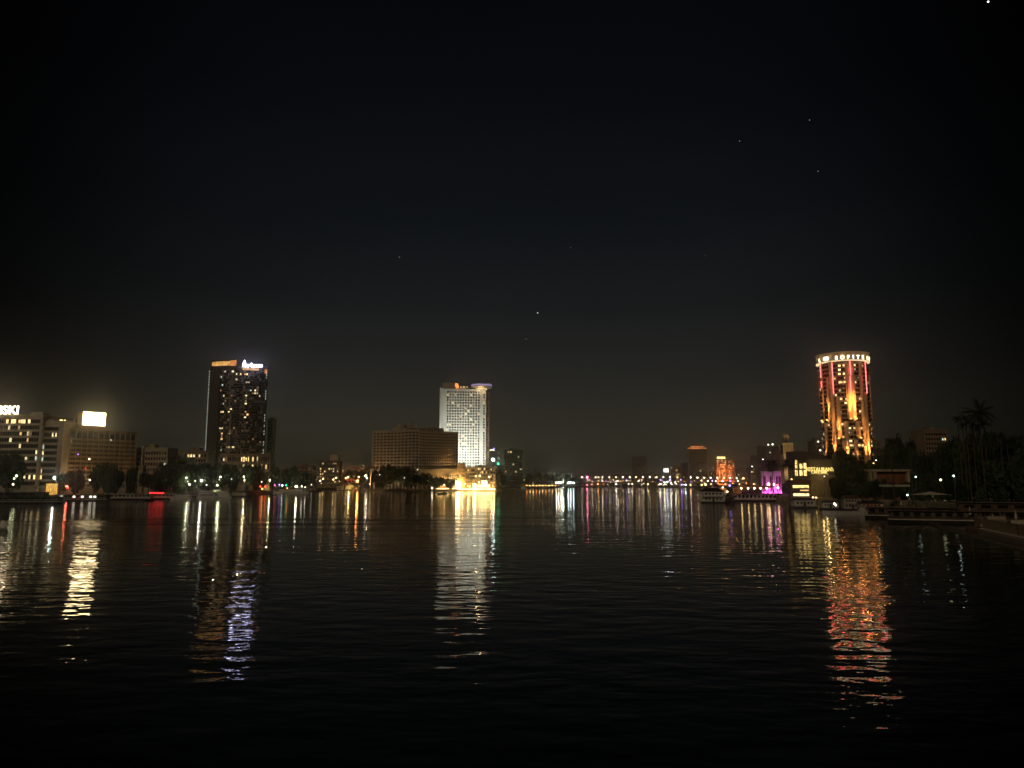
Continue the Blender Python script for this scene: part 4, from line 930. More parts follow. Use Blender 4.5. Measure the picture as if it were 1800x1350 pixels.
# ------------------------------------------------------------------ trees
def crown_mesh(seed, n=2600, lobes=11, ls=.10):
    rnd = random.Random(seed); mb = MB(); L = []
    for i in range(lobes):
        a = rnd.uniform(0, 6.28); rr = rnd.uniform(.1, .62); L.append((rr * math.cos(a), rr * math.sin(a), rnd.uniform(.32, .82), rnd.uniform(.2, .36)))
    vs = []; fs = []
    for i in range(n):
        lx, ly, lz, lr = rnd.choice(L)
        d = Vector((rnd.gauss(0, 1), rnd.gauss(0, 1), rnd.gauss(0, .8))).normalized() * lr * rnd.uniform(.45, 1.08)
        c = Vector((lx, ly, lz)) + d; u = Vector((rnd.gauss(0, 1), rnd.gauss(0, 1), rnd.gauss(0, 1))).normalized(); v = u.orthogonal().normalized(); s_ = ls * rnd.uniform(.5, 1.3)
        k = len(vs); vs += [tuple(c + u * s_), tuple(c + v * s_ * .6), tuple(c - u * s_), tuple(c - v * s_ * .6)]; fs.append((k, k + 1, k + 2, k + 3))
    mb.add(vs, fs); return mb.mesh('crown', leaf)
CROWNS = [crown_mesh(i) for i in range(6)]
def trunk_mesh(seed):
    rnd = random.Random(seed); mb = MB(); mb.tube((0, 0, 0), (.02, 0, .32), .045, .03, 7)
    for i in range(5):
        a = i * 1.257 + rnd.uniform(-.3, .3); mb.tube((.02, 0, .3), (.35 * math.cos(a), .35 * math.sin(a), .58 + rnd.uniform(0, .12)), .024, .008, 5)
    return mb.mesh('trunk', bark)
TRUNKS = [trunk_mesh(i) for i in range(3)]
tn = [0]
def tree(px, pyt, Y_, wpx, label, group=None, z0=3.0):
    i = tn[0]; tn[0] += 1; h_ = Z(pyt, Y_) - z0; w_ = wpx / F * Y_ / 2
    rt = thing('broadleaf_tree', label, 'tree', (X(px, Y_), Y_, z0), i * 1.7, group)
    c = link('crown', CROWNS[i % 6], rt); t = link('trunk', TRUNKS[i % 3], rt); rt.scale = (w_ * 1.1, w_ * 1.1, h_); return rt
def palm_meshes(seed, fr=26, droop=.5):
    rnd = random.Random(seed); mb = MB(); vs = []; fs = []
    for i in range(fr):
        a = i * 2.4 + rnd.uniform(-.2, .2); el = rnd.uniform(-.5, 1.35); pts = []; p = Vector((0, 0, 0)); n = 7; L = rnd.uniform(.85, 1.1)
        for k in range(n + 1):
            pts.append(p.copy()); e_ = el - (k / n) ** 1.3 * (.9 + droop); p = p + Vector((math.cos(a) * math.cos(e_), math.sin(a) * math.cos(e_), math.sin(e_))) * L / n
        side = Vector((-math.sin(a), math.cos(a), 0))
        for k in range(n):
            for sgn in (-1, 1):
                for jj in (0, .5):
                    b = pts[k].lerp(pts[k + 1], jj); b2 = pts[k].lerp(pts[k + 1], jj + .35); wdt = .2 * math.sin(math.pi * (.15 + .8 * (k + jj) / n)); tip = b2 + (pts[k + 1] - pts[k]) * .5 + side * sgn * wdt - Vector((0, 0, wdt * .6))
                    q = len(vs); vs += [tuple(b), tuple(b2), tuple(tip)]; fs.append((q, q + 1, q + 2))
    mb.add(vs, fs); return mb.mesh('crown', leaf2)
PALMS = [palm_meshes(i) for i in range(4)] + [palm_meshes(9, 34, -.2), palm_meshes(11, 90, .3)]
def palm(px, pyt, Y_, wpx, label, group=None, z0=3.0, big=False, kind=None):
    i = tn[0]; tn[0] += 1; r_ = wpx / F * Y_ / 2; h_ = Z(pyt, Y_) - z0 - r_ * .75
    rt = thing('palm_tree', label, 'palm tree', (X(px, Y_), Y_, z0), i * 1.1, group)
    c = link('crown', PALMS[kind if kind is not None else i % 4], rt, (0, 0, h_)); c.scale = (r_,) * 3
    MB().rings([(0, .35), (h_ * .5, .24), (h_ * .97, .2), (h_ + .1, .34)], 8).build('trunk', bark, rt); return rt
for px, t, w_ in [(-15, 806, 55), (22, 798, 52), (112, 832, 30), (135, 828, 32), (168, 823, 30), (188, 819, 42), (206, 830, 30), (228, 824, 26), (262, 826, 36), (284, 818, 38), (305, 812, 30), (322, 820, 40), (345, 817, 38), (368, 816, 38), (392, 816, 40), (412, 822, 30), (436, 820, 30), (452, 821, 34), (464, 833, 18)]:
    yy = left_bank_y(px) + 16 + (px * 7 % 9); tree(px, t, yy, w_, 'dark broadleaf tree on the near city embankment', 'trees on the near city embankment')
for px, t, w_ in [(482, 823, 26), (500, 826, 28), (516, 822, 30), (533, 832, 26), (548, 834, 24)]:
    tree(px, t, left_bank_y(px) + 30, w_, 'faintly green lit tree right of the dark tower', 'green lit trees right of the dark tower')
for px, t, w_ in [(612, 830, 24), (626, 828, 26), (640, 830, 22), (650, 838, 22)]:
    tree(px, t, 1290, w_, 'tree behind the short channel bridge', 'trees behind the channel bridge')
for px, t, w_ in [(664, 828, 26), (680, 821, 30), (700, 823, 32), (720, 822, 34), (738, 829, 30), (752, 834, 30), (768, 840, 34), (790, 843, 24)]:
    tree(px, t, 1054 + (px % 11), w_, 'dark tree before the balcony-grid hotel', 'dark trees before the balcony-grid hotel')
for px, t in [(788, 833), (806, 833), (814, 832), (822, 834), (829, 838)]:
    palm(px, t, 1091, 13, 'small palm silhouetted before the golden buildings', 'small palms before the golden buildings')
for px, t, w_, Y_ in [(878, 828, 18, 1250), (884, 836, 16, 1230), (930, 834, 20, 1620), (946, 832, 22, 1660), (962, 834, 20, 1700), (980, 832, 26, 1780), (996, 834, 24, 1850), (1006, 838, 20, 1900), (915, 838, 20, 1560), (926, 838, 16, 1640), (1018, 843, 18, 2080)]:
    tree(px, t, Y_, w_, 'tree on the low shore between white tower and far bridge', 'trees between white tower and far bridge')
for px, t, Y_, w_ in [(1342, 806, 470, 17), (1358.5, 806, 455, 30), (1387, 804, 440, 32), (1405, 840, 440, 14)]:
    palm(px, t, Y_, w_, {1342: 'slim tall palm at the left of the pink pavilion', 1358.5: 'bushy palm before the pink pavilion', 1387: 'bushy palm before the lantern tower', 1405: 'small palm by the deck restaurant'}[px], kind=5 if w_ > 20 else 1)
tree(1384, 846, 425, 22, 'low dark shrub tree beside the deck restaurant')
for px, t, w_, Y_ in [(1463, 789, 34, 455), (1480, 795, 34, 430), (1496, 803, 38, 420), (1505, 822, 44, 400), (1515, 811, 34, 470), (1532, 812, 34, 480), (1549, 806, 34, 470), (1486, 825, 40, 400), (1476, 845, 34, 392), (1500, 850, 40, 380), (1466, 840, 22, 410),
                      (1560, 798, 30, 500), (1580, 772, 40, 520), (1601, 782, 34, 500), (1617, 806, 40, 480), (1640, 800, 44, 430), (1572, 815, 38, 470), (1598, 822, 36, 440), (1660, 790, 42, 400), (1682, 782, 46, 380), (1705, 778, 50, 360), (1730, 770, 54, 345), (1756, 766, 54, 330), (1782, 772, 56, 320), (1806, 776, 60, 310), (1640, 835, 40, 395), (1668, 826, 44, 370),
                      (1700, 815, 60, 330), (1740, 812, 66, 310), (1785, 812, 70, 300), (1538, 845, 26, 372), (1552, 848, 20, 372), (1610, 836, 26, 420)]:
    tree(px, t, Y_, w_, 'black tree in the dark grove of the palm shore', 'black trees in the palm shore grove')
palm(1731, 702, 300, 62, 'tallest spiky palm against the sky at the right', kind=4)
for px, t, w_ in [(1692, 729, 24), (1706, 727, 26), (1717, 738, 24), (1738, 733, 30), (1728, 741, 30), (1700, 741, 22), (1765, 757, 30), (1790, 764, 34), (1776, 768, 30), (1570, 768, 26), (1603, 775, 20)]:
    palm(px, t, 310, w_, 'shorter black palm in the dark grove', 'shorter black palms in the dark grove')

# ------------------------------------------------------------------ boats
def hull_mesh(L, B, h, m, bow=.22, stern=.05, sheer=.25, draft=.4):
    n = 12; vs = []; fs = []
    for i in range(n + 1):
        t = i / n; x = (t - .5) * L
        wdt = B / 2 * min(1, (t / stern) ** .5 if t < stern else 1) * (1 - max(0, (t - (1 - bow)) / bow) ** 1.8 * .97)
        wdt = max(wdt, B * .02) if t > 0 else B / 2 * .85
        zt = h * (1 + sheer * max(0, (t - .6) / .4) ** 2)
        vs += [(x, -wdt, zt), (x, -wdt * .82, -draft), (x, wdt * .82, -draft), (x, wdt, zt)]
    for i in range(n):
        for q in range(3): fs.append((i * 4 + q, (i + 1) * 4 + q, (i + 1) * 4 + q + 1, i * 4 + q + 1))
        fs.append((i * 4 + 3, (i + 1) * 4 + 3, (i + 1) * 4, i * 4))
    fs += [(0, 1, 2, 3), (n * 4 + 3, n * 4 + 2, n * 4 + 1, n * 4)]
    return MB().add(vs, fs).mesh('hull', m)
def at_water(px, py): v = W(px, py); return (v.x, v.y, 0)
def cabin_row(rt, x0, x1, y, z0, z1, n, m, duty=.6, name='window'):
    for i in range(n):
        a = x0 + (x1 - x0) * (i + (1 - duty) / 2) / n; b = a + (x1 - x0) / n * duty
        MB().box(a, b, y - .06, y + .05, z0, z1).build(name, m, rt)
def cruiser(px, py, L, rz, label, decks=1, lit=None, hm=hullw, B=None, roof=None, group=None, name='motor_cruiser', hh=1.3, cab=.62):
    B = B or L * .24; rt = thing(name, label, 'boat', at_water(px, py), rz, group)
    link('hull', hull_mesh(L, B, hh, hm), rt); MB().box(-L * .48, L * .3, -B * .45, B * .45, hh - .1, hh + .05).build('deck', canvas, rt)
    x0, x1 = -L * cab * .7, L * (cab - .35) ; z = hh + .05
    for d in range(decks):
        b2 = B * (.38 - .04 * d); hd = 2.0
        MB().box(x0, x1, -b2, b2, z, z + hd).build('cabin', hullw if hm is not hulld else canvas, rt)
        cabin_row(rt, x0 + .4, x1 - .4, -b2 - .03, z + .7, z + 1.5, max(3, int((x1 - x0) / 1.6)), (lit if lit and d == 0 else glass), .65)
        MB().box(x0 - .5, x1 + .7, -b2 - .5, b2 + .5, z + hd, z + hd + .18).build('roof', roof or hullw, rt)
        x0 += L * .05; x1 -= L * .07; z += hd + .18
    for k in range(5):
        q = L * (.12 + .07 * k); MB().tube((q, -B * .36 * (1 - k * .12), hh), (q, -B * .36 * (1 - k * .12), hh + .8), .04).build('rail_post', metal, rt)
    MB().tube((x0 + 1, 0, z), (x0 + .6, 0, z + 2.6), .07, .03).build('mast', metal, rt)
    return rt
def barge_restaurant(px, py, L, rz, label, B=9, h1=3.0, roofm=canvas, n=10, litm=None, awning=True, wallm=hullw, skip=0, name='floating_restaurant', two=False, railm=None):
    rt = thing(name, label, 'boat', at_water(px, py), rz)
    link('hull', hull_mesh(L, B, 1.0, hulld, .06, .03, 0), rt)
    MB().box(-L / 2, L / 2, -B / 2, B / 2, 1.0, 1.25).build('deck', canvas, rt)
    x0, x1 = -L * .46, L * .46
    MB().box(x0, x1, -B * .36, B * .4, 1.25, 1.25 + h1).build('cabin', wallm, rt)
    for i in range(n):
        a = x0 + (x1 - x0) * (i + .2) / n; b = x0 + (x1 - x0) * (i + .8) / n
        MB().box(a, b, -B * .36 - .1, -B * .36 - .02, 1.25 + h1 * .3, 1.25 + h1 * .78).build('window', (litm if litm and (i + skip) in (2, 5, 7, 9, 10) else glass), rt)
    MB().box(x0 - .5, x1 + .5, -B * .5, B * .45, 1.25 + h1, 1.5 + h1).build('roof', roofm, rt)
    for i in range(n + 1):
        q = x0 + (x1 - x0) * i / n; MB().tube((q, -B * .47, 1.25), (q, -B * .47, 1.25 + h1), .07).build('post', metal, rt)
    MB().box(-L / 2, L / 2, -B / 2 - .02, -B / 2 + .06, 2.15, 2.27).build('rail', railm or hullw, rt)
    if two:
        MB().box(x0 + 1, x1 - L * .2, -B * .3, B * .35, 1.5 + h1, 1.5 + h1 + 2.3).build('upper_cabin', wallm, rt)
        cabin_row(rt, x0 + 1.5, x1 - L * .2 - .5, -B * .3 - .03, 1.5 + h1 + .8, 1.5 + h1 + 1.7, max(3, n // 2), glass)
        MB().box(x0 + .4, x1 - L * .2 + .6, -B * .42, B * .4, 1.5 + h1 + 2.3, 1.5 + h1 + 2.5).build('upper_roof', roofm, rt)
    return rt
def house_boat(px, py, wpx, hpx, rz, label, roofm=hulld, wallm=hullw, storeys=2, lit=None):
    p = at_water(px, py); k = p[1] / F; L = wpx * k; H = hpx * k; B = L * .7
    rt = thing('houseboat', label, 'boat', p, rz)
    MB().box(-L * .56, L * .56, -B * .55, B * .55, -.5, .9).build('hull', hulld, rt)
    wh = (H - .9) * .78
    MB().box(-L * .48, L * .48, -B * .45, B * .45, .9, .9 + wh).build('wall', wallm, rt)
    MB().add([(-L * .55, -B * .53, .9 + wh), (L * .55, -B * .53, .9 + wh), (L * .55, B * .53, .9 + wh), (-L * .55, B * .53, .9 + wh), (-L * .28, 0, .9 + wh + (H - .9) * .26), (L * .28, 0, .9 + wh + (H - .9) * .26)],
             [(0, 1, 5, 4), (1, 2, 5), (2, 3, 4, 5), (3, 0, 4), (3, 2, 1, 0)]).build('roof', roofm, rt)
    sh = wh / storeys
    for s_ in range(storeys):
        n = 5
        for i in range(n):
            x = -L * .4 + L * .8 * (i + .5) / n
            if s_ == 0 and i == 2: MB().box(x - .6, x + .6, -B * .45 - .08, -B * .45, .95, .9 + sh * .75).build('door', hulld, rt)
            else: MB().box(x - L * .045, x + L * .045, -B * .45 - .08, -B * .45, .9 + sh * (s_ + .35), .9 + sh * (s_ + .72)).build('window', lit if (lit and i == 4) else glass, rt)
        if s_: MB().box(-L * .56, L * .56, -B * .6, -B * .45, .9 + sh * s_ - .12, .9 + sh * s_ + .05).build('balcony', wallm, rt)
    for i in range(6):
        x = -L * .5 + L * i / 5; MB().tube((x, -B * .55, .9), (x, -B * .55, .9 + sh), .06).build('post', wallm, rt)
    return rt
# city shore, left
barge_restaurant(48, 885, 40, R(2), 'long dark excursion boat moored at the far left with pale posts', B=8, h1=2.6, roofm=hulld, n=12, wallm=hulld, two=True)
barge_restaurant(145, 880.5, 36, R(0), 'long dark moored boat with a few lit cabin windows', B=8, h1=2.8, roofm=hulld, n=12, litm=emit('cabin_lit', (1, .9, .7), 2.0), wallm=hulld, skip=1)
barge_restaurant(228, 878.5, 34, R(0), 'pale floating restaurant pontoon, left of the red light strip', B=8, h1=2.6, roofm=canvas, n=11, litm=None)
rs = barge_restaurant(287, 877.8, 24, R(0), 'floating restaurant carrying the red light strip', B=8, h1=2.6, roofm=canvas, n=8)
MB().box(-8.3, 2.2, -4.6, -4.2, 4.3, 5.0).build('light_strip', emit('red_strip', (1, .02, .03), 3.5), rs, label='glowing red light strip')
cruiser(318, 878.2, 15, R(180), 'small white cruiser right of the red light strip')
for i, (px, py, L, lab) in enumerate([(366, 875.5, 17, 'white two-deck motor yacht below the star-bright lamp'), (388, 875.3, 16, 'white motor yacht with raised cabin right of its twin'), (424, 873.5, 17, 'low dark-hulled motor boat below the podium')]):
    cruiser(px, py, L, R(0 if i != 1 else 180), lab, decks=2 if i < 2 else 1, hm=hullw if i < 2 else hulld)
barge_restaurant(345, 873.5, 22, 0, 'grey pontoon behind the white yachts', B=6, h1=2.2, wallm=grey, roofm=grey, n=7)
cruiser(504, 867.8, 50, R(180), 'long pale hull moored under the dazzling quay lamp', decks=1, B=8, name='river_barge', hh=2.4, cab=.5)
cruiser(545, 864.3, 30, R(0), 'dark low boat left of the channel bridge', hm=hulld, B=6)
for px, py, L in [(240, 880.5, 9), (262, 880.3, 8), (440, 872.5, 9), (455, 871.5, 9), (476, 870, 10)]:
    rt = thing('rowing_boat', 'small open boat tied up along the city quay', 'boat', at_water(px, py), px * .1, 'small open boats at the city quay')
    link('hull', hull_mesh(L, 2.2, .7, hulld, .4), rt); MB().box(-1, -.6, -.9, .9, .4, .5).build('thwart', wood, rt); MB().box(1.2, 1.6, -.8, .8, .4, .5).build('thwart', wood, rt)
# feluccas
def felucca(px, py, L, label, lean=.12):
    rt = thing('felucca', label, 'sailing boat', at_water(px, py), .1); link('hull', hull_mesh(L, L * .3, 1.1, hullw, .35), rt)
    MB().tube((0, 0, .6), (lean * 3, 0, 9), .16, .09).build('mast', wood, rt)
    MB().tube((-4.5, 0, 3.2), (6.5, 0, 20), .14, .05).build('yard', wood, rt)
    MB().tube((-4.4, -.2, 3.4), (5.4, -.2, 18.2), .55, .12, 8).build('furled_sail', canvas, rt); return rt
felucca(569, 863.5, 11, 'felucca with furled pale sail by the channel bridge, left one'); felucca(575, 863, 11, 'felucca with furled pale sail by the channel bridge, right one')
house_boat(598, 862.3, 11, 9, 0, 'small white houseboat under the channel bridge', wallm=hullw, storeys=1)
bt = thing('marquee', 'yellowish lit tent at the end of the channel bridge', 'tent', (X(615.5, 1150), 1150, 1.2))
MB().box(-6, 6, -4, 4, 0, 4).build('wall', canvas, bt); MB().add([(-6.6, -4.4, 4), (6.6, -4.4, 4), (6.6, 4.4, 4), (-6.6, 4.4, 4), (0, 0, 8)], [(0, 1, 4), (1, 2, 4), (2, 3, 4), (3, 0, 4), (3, 2, 1, 0)]).build('roof', canvas, bt)
light('POINT', 1800, (1, .75, .2), bt, (0, -8, 5))
# dinghy on the river
rt = thing('dinghy', 'small dark open boat adrift before the bright quay strip', 'boat', at_water(777.5, 868.3), R(175))
link('hull', hull_mesh(10.5, 2.6, .9, hulld, .35), rt); MB().box(-3.6, -.5, -.9, .9, .8, 2.1).build('canopy', hulld, rt); MB().tube((-2, 0, 2), (-2, 0, 3), .08).build('mast', metal, rt)
# white cruise boat beyond the tower
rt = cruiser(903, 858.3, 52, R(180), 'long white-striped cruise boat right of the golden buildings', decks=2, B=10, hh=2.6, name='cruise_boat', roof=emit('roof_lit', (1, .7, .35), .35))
# right: white houseboat etc.
house_boat(1252, 884, 38, 25, R(-4), 'white two-storey houseboat with dark hipped roof, alone at the right shore')
barge_restaurant(1322, 881, 38, R(-3), 'long moored boat with red-brown roof and amber lamps', B=9, h1=3.4, roofm=red_tile, n=14, two=False)
house_boat(1283, 883, 15, 13, R(-6), 'small dark houseboat right of the white houseboat', wallm=mat('dark_plaster', (.12, .1, .07), .9), storeys=1)
aw = thing('orange_awning', 'orange lit awning stall behind the small houseboats', 'stall', (X(1271, 520), 520, 3)); MB().box(-2, 2, 0, 3, 1, 5).build('screen', emit('awning_orange', (1, .35, .08), .5, .6, .6), aw); MB().box(-2.4, 2.4, -.5, 3.4, 5, 5.3).build('roof', canvas, aw)
aw = thing('orange_awning', 'long awning beneath the pink pavilion with amber light painted as glow', 'stall', (X(1330, 560), 560, 3)); MB().box(-14, 12, 0, 4, Z(857.5, 560) - 3, Z(854.5, 560) - 3).build('screen', emit('awning_amber_glow', (1, .3, .06), .10, .9, .35), aw); MB().box(-14.4, 12.4, -.5, 4.4, Z(854.5, 560) - 3, Z(853.7, 560) - 3).build('roof', red_tile, aw)  # screen glows by itself, standing in for an amber-lit band
aw = thing('orange_awning', 'small orange awning stall left of the long dim awning', 'stall', (X(1297, 540), 540, 3)); MB().box(-2.6, 2.6, 0, 4, .5, 5).build('screen', MT['awning_amber_glow'], aw); MB().box(-3, 3, -.5, 4.4, 5, 5.3).build('roof', canvas, aw)
house_boat(1412, 893, 36, 17, R(-6), 'white single-storey houseboat below the deck restaurant', storeys=1, roofm=hulld)
house_boat(1458, 896, 26, 15, R(-8), 'white houseboat cabin right of the quay lamps', storeys=1, roofm=hulld, lit=emit('cabin_white', (1, .95, .75), 4))
lamp(1466.8, 885.3, 318, 'w', 5, .42, 'bright cabin light on the small houseboat deck', None, gz=1.2)
cruiser(1500, 905, 24, R(-176), 'low white-hulled boat before the terraced houseboats', B=5, cab=.2)
house_boat(1497, 897.5, 30, 26, R(-10), 'two-storey houseboat with pale tarpaulin upper wall', wallm=mat('tarpaulin', (.4, .34, .28), .9), storeys=2, roofm=wood)
house_boat(1530, 903, 38, 22, R(-12), 'broad houseboat with pale arches below the white awning', wallm=mat('peach_render', (.42, .28, .19), .85), storeys=2, roofm=hulld)
# low brown building, awning
o, Ln, ang, H = frame(1527, 1601, 400, 400, 3, 825)
lb = thing('garden_pavilion', 'low brown pavilion with cream flat cornice beyond the houseboats', 'pavilion', o, ang)
MB().box(0, Ln, 1.5, 14, 0, H - 1).build('wall', rust, lb); MB().box(-.6, Ln + .6, -.8, 15, H - 1.2, H).build('cornice', cream, lb)
for q in (1.2, Ln * .16, Ln - 1.2): MB().box(q - .7, q + .7, -.4, 1.4, 0, H - 1.2).build('pillar', cream, lb)
aw = thing('white_awning', 'long white awning below the low brown pavilion', 'awning', (X(1575, 345), 345, 0))
MB().box(-6.4, 6.4, 0, 3, Z(855.5, 345), Z(852, 345)).build('canopy', canvas, aw)
for q in (-6, 0, 6): MB().tube((q, .2, 1), (q, .2, Z(855, 345)), .09).build('post', metal, aw)
for px, t, w_ in [(1536, 846, 16), (1550, 843, 22), (1566, 849, 18), (1584, 852, 16), (1600, 850, 18), (1620, 853, 20), (1650, 851, 22), (1690, 853, 26), (1725, 856, 26), (1760, 858, 30), (1795, 860, 34), (1560, 862, 14), (1610, 865, 14), (1526, 848, 30), (1545, 849, 30), (1566, 851, 30), (1588, 850, 30)]:
    tree(px, t, rb_y(px) + 8, w_, 'low dark shrub along the quay of the palm shore', 'low shrubs on the palm shore quay')
# umbrella-roof terrace boats
for i, (px, py, L, rz, lab) in enumerate([(1590, 912, 24, R(-24), 'terrace boat with pale railings right of the broad houseboat'), (1640, 920, 24, R(-24), 'terrace boat with pitched pale canopy'), (1700, 915, 22, R(-22), 'dark boat with faint cabin under the black palms'), (1762, 922, 26, R(-20), 'dark two-deck boat near the right picture edge')]):
    barge_restaurant(px, py, L, rz, lab, B=6.5, h1=2.4, roofm=[mat('dark_canvas', (.15, .12, .09), .9), wood, hulld, mat('dark_canvas', (.15, .12, .09), .9)][i], n=8, railm=wood, wallm=[wood, MT['dark_plaster'], hulld, wood][i], two=i == 3)
rnd = random.Random(5)
for i in range(16):
    px = 1585 + i * 13.5; py = 903 + (px - 1585) * .17 - rnd.uniform(0, 6); p = at_water(px, py); 
    ps = thing('terrace_parasol', 'closed dark parasol on the moored terrace boats', 'parasol', (p[0], p[1], .8), 0, 'closed parasols on the terrace boats'); hh_ = rnd.uniform(2.4, 4.6)
    MB().tube((0, 0, 0), (0, 0, hh_ * .5), .06).build('pole', metal, ps); MB().rings([(hh_ * .45, .34), (hh_, .05)], 7).build('cloth', [canvas, wood, hulld][i % 3], ps)
pc = thing('market_parasol', 'wide pale pitched canopy over a moored terrace', 'canopy', (X(1633, 250), 250, 0)); zt = Z(864, 250); ze = Z(869.5, 250)
MB().add([(-5, -3, ze), (5, -3, ze), (5, 3, ze), (-5, 3, ze), (0, 0, zt)], [(0, 1, 4), (1, 2, 4), (2, 3, 4), (3, 0, 4), (3, 2, 1, 0)]).build('canopy', canvas, pc); MB().tube((0, 0, .8), (0, 0, zt - .1), .1).build('pole', metal, pc)
# floating quay with pale wall, right edge
qa, qb = W(1700, 928), W(1850, 962); d = qb - qa
qw = thing('floating_quay', 'pale walled landing stage at the right picture edge', 'quay', (qa.x, qa.y, 0), math.atan2(d.y, d.x))
MB().box(0, d.length, 0, 5, -.5, .55).build('base_ledge', canvas, qw)
MB().box(2.5, d.length, 1.2, 5, .55, 3.0).build('wall', cream, qw)
for q in (.2, .5, .8): MB().box(d.length * q, d.length * q + 3.2, 1.1, 5.1, 3.0, 3.7).build('block', cream, qw)
MB().box(d.length * .62, d.length * .62 + .5, 1.05, 1.18, .55, 3.0).build('pilaster', rust, qw)
qa, qb = W(1572, 905), W(1860, 985); d = qb - qa
qw = thing('mooring_boom', 'long dark floating boom in front of the moored boats', 'boom', (qa.x, qa.y, 0), math.atan2(d.y, d.x))
MB().box(0, d.length, 0, 1.4, -.3, .45).build('float', wood, qw)
for i in range(12): MB().tube((d.length * (i + .5) / 12, .7, .4), (d.length * (i + .5) / 12, .7, .9), .1).build('bollard', metal, qw)
for i, (px, py, L, rz, m_) in enumerate([(1650, 912, 9, R(-25), wood), (1672, 916, 10, R(-25), rust), (1735, 932, 9, R(-25), wood), (1612, 906, 9, R(-22), rust)]):
    rt = thing('rowing_boat', ['dark wooden boat inside the boom, second from left', 'reddish boat inside the boom beside the pale quay', 'dark wooden boat against the pale landing stage', 'reddish boat at the left end of the boom'][i], 'boat', at_water(px, py), rz)
    link('hull', hull_mesh(L, 2.6, .9, m_, .4), rt); MB().box(-1.4, 1, -.9, .9, .8, 1.5).build('cabin', canvas, rt)
# kiosks on the left quay
kx = thing('kiosk', 'glowing yellow quay kiosk with pitched roof under the blue-white floodlight', 'kiosk', (X(91.5, left_bank_y(91) + 3), left_bank_y(91) + 3, 3)); ky = left_bank_y(91) + 3
kh = Z(850, ky) - 3
for i in range(6): MB().box(-4 + 1.4 * i, -4 + 1.4 * i + 1.0, 0, .2, .3, kh).build('window', emit('kiosk_glow', (1, .56, .12), .9, .8, 1.6), kx)
MB().box(-4.4, 4.6, .21, 4, 0, kh).build('wall', cream, kx); MB().add([(-4.8, -.5, kh), (5, -.5, kh), (5, 4.4, kh), (-4.8, 4.4, kh), (0, 2, kh + 2.2)], [(0, 1, 4), (1, 2, 4), (2, 3, 4), (3, 0, 4), (3, 2, 1, 0)]).build('roof', red_tile, kx)
kx = thing('kiosk', 'low pale-green lit kiosk under the big quay trees', 'kiosk', (X(382, left_bank_y(382) + 4), left_bank_y(382) + 4, 3))
MB().box(-3.8, 3.8, 0, 3, 0, 2.6).build('wall', canvas, kx); MB().box(-4.2, 4.2, -.8, 3.4, 2.6, 2.9).build('roof', cream, kx); MB().box(-2.8, 2.8, -.1, -.02, 1, 2.2).build('window', emit('kiosk_green', (.85, 1, .45), 1.2, .4, .8), kx)
# lamp spill that reaches trees and quays
for px, py, en, col, off in [(330, 846, 1500, (1, 1, .6), -4), (354, 846, 2200, (1, .95, .8), -5), (385, 843, 2200, (1, 1, .6), -5), (430, 843, 2500, (1, .85, .5), -5), (474, 846, 2500, (1, .9, .4), 6), (510, 848, 7000, (.5, 1, .5), 4), (628, 846, 14000, (1, .3, .05), 0), (645, 842, 5000, (1, .7, .4), -60), (96, 842, 3500, (.7, 1, .95), -4), (119, 854, 1500, (1, .1, .05), -6), (990, 846, 20000, (.8, 1, .7), 700), (918, 845, 8000, (.9, 1, .5), 500)]:
    yy = left_bank_y(px) + 12 + off if px < 600 else {628: 1160, 645: 1110, 990: 1740, 918: 1560}[px]
    lt = thing('quay_lantern', 'low quay lantern lighting the trees above it', 'lantern', (X(px, yy), yy, 3)); lt['group'] = 'low quay lanterns among the trees'
    hz = max(1.2, Z(py, yy) - 3); MB().rings([(0, .2), (hz - .3, .12)], 6).build('post', metal, lt); MB().box(-.25, .25, -.25, .25, hz - .3, hz + .1).build('lantern', lamp_mat('w', 3), lt)
    light('POINT', en, col, lt, (0, -.6, hz + .3), size=.3)
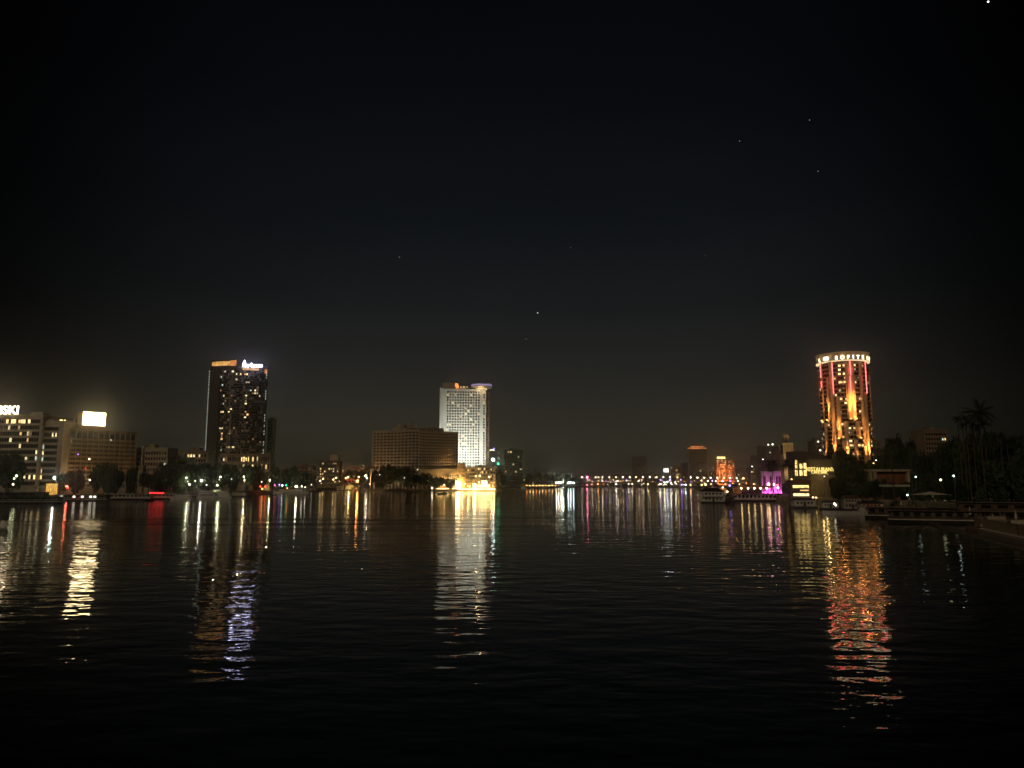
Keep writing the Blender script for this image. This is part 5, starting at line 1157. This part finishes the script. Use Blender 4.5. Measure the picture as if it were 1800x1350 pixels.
for px, Y_, en in [(1534, 462, 500), (1655, 392, 700), (1676, 372, 400), (1610, 420, 350), (1525, 440, 350)]:
    lt = thing('garden_lantern', 'low garden lantern greening the trees behind the houseboats', 'lantern', (X(px, Y_), Y_, 3), 0, 'garden lanterns behind the houseboats')
    MB().rings([(0, .2), (2.6, .1)], 6).build('post', metal, lt); MB().box(-.2, .2, -.2, .2, 2.6, 3).build('lantern', lamp_mat('l', 3), lt); light('POINT', en, (.8, 1, .45), lt, (0, -.6, 3.4), size=.3)
# masts on the far shore
for px, t in [(941, 820), (968, 827)]:
    mt_ = thing('radio_mast', 'thin %s mast rising over the far shore trees' % ('taller' if px == 941 else 'shorter'), 'mast', (X(px, 1900), 1900, 3)); hh_ = Z(t, 1900) - 3
    MB().tube((0, 0, 0), (0, 0, hh_), .9, .35, 6).build('pole', metal, mt_); MB().rings([(hh_ * .72, 1.6), (hh_ * .76, 1.6)], 8).build('platform', metal, mt_)
# stars, plus one lens ghost put in as a glowing ball
for i, (px, py, s_, r_) in enumerate([(1737, 3, 4, 11), (945, 550, 1.0, 7), (702, 452, .22, 6), (1423, 211, .3, 6), (1300, 248, .25, 6), (1438, 301, .25, 6), (1003, 435, .16, 6), (925, 596, .15, 6), (1240, 449, .12, 6)]):
    p = P(px, py, 9000); st = MB().ball((0, 0, 0), r_, 8, 6).build('star', emit('star_%d' % i, (.9, .95, 1), s_), loc=p)
    if i == 0: tag(st, 'brightest star near the top right corner', 'star')
    elif i == 1: tag(st, 'lens ghost speck added above the white tower', 'star')
    else: tag(st, 'faint pinprick star in the night sky', 'star', 'faint stars')

# ------------------------------------------------------------------ added haze volume, its forward scatter standing in for lens bloom
hm = bpy.data.materials.new('bloom_haze'); hm.use_nodes = True; hn = hm.node_tree
hn.nodes.remove(hn.nodes['Principled BSDF']); pv = hn.nodes.new('ShaderNodeVolumePrincipled')
pv.inputs['Color'].default_value = (.9, .9, .88, 1); pv.inputs['Density'].default_value = .00022; pv.inputs['Anisotropy'].default_value = .955
hn.links.new(pv.outputs[0], hn.nodes['Material Output'].inputs['Volume'])
MB().box(-5200, 5200, -400, 9100, -3.5, 185).build('bloom_haze', hm, kind='stuff')
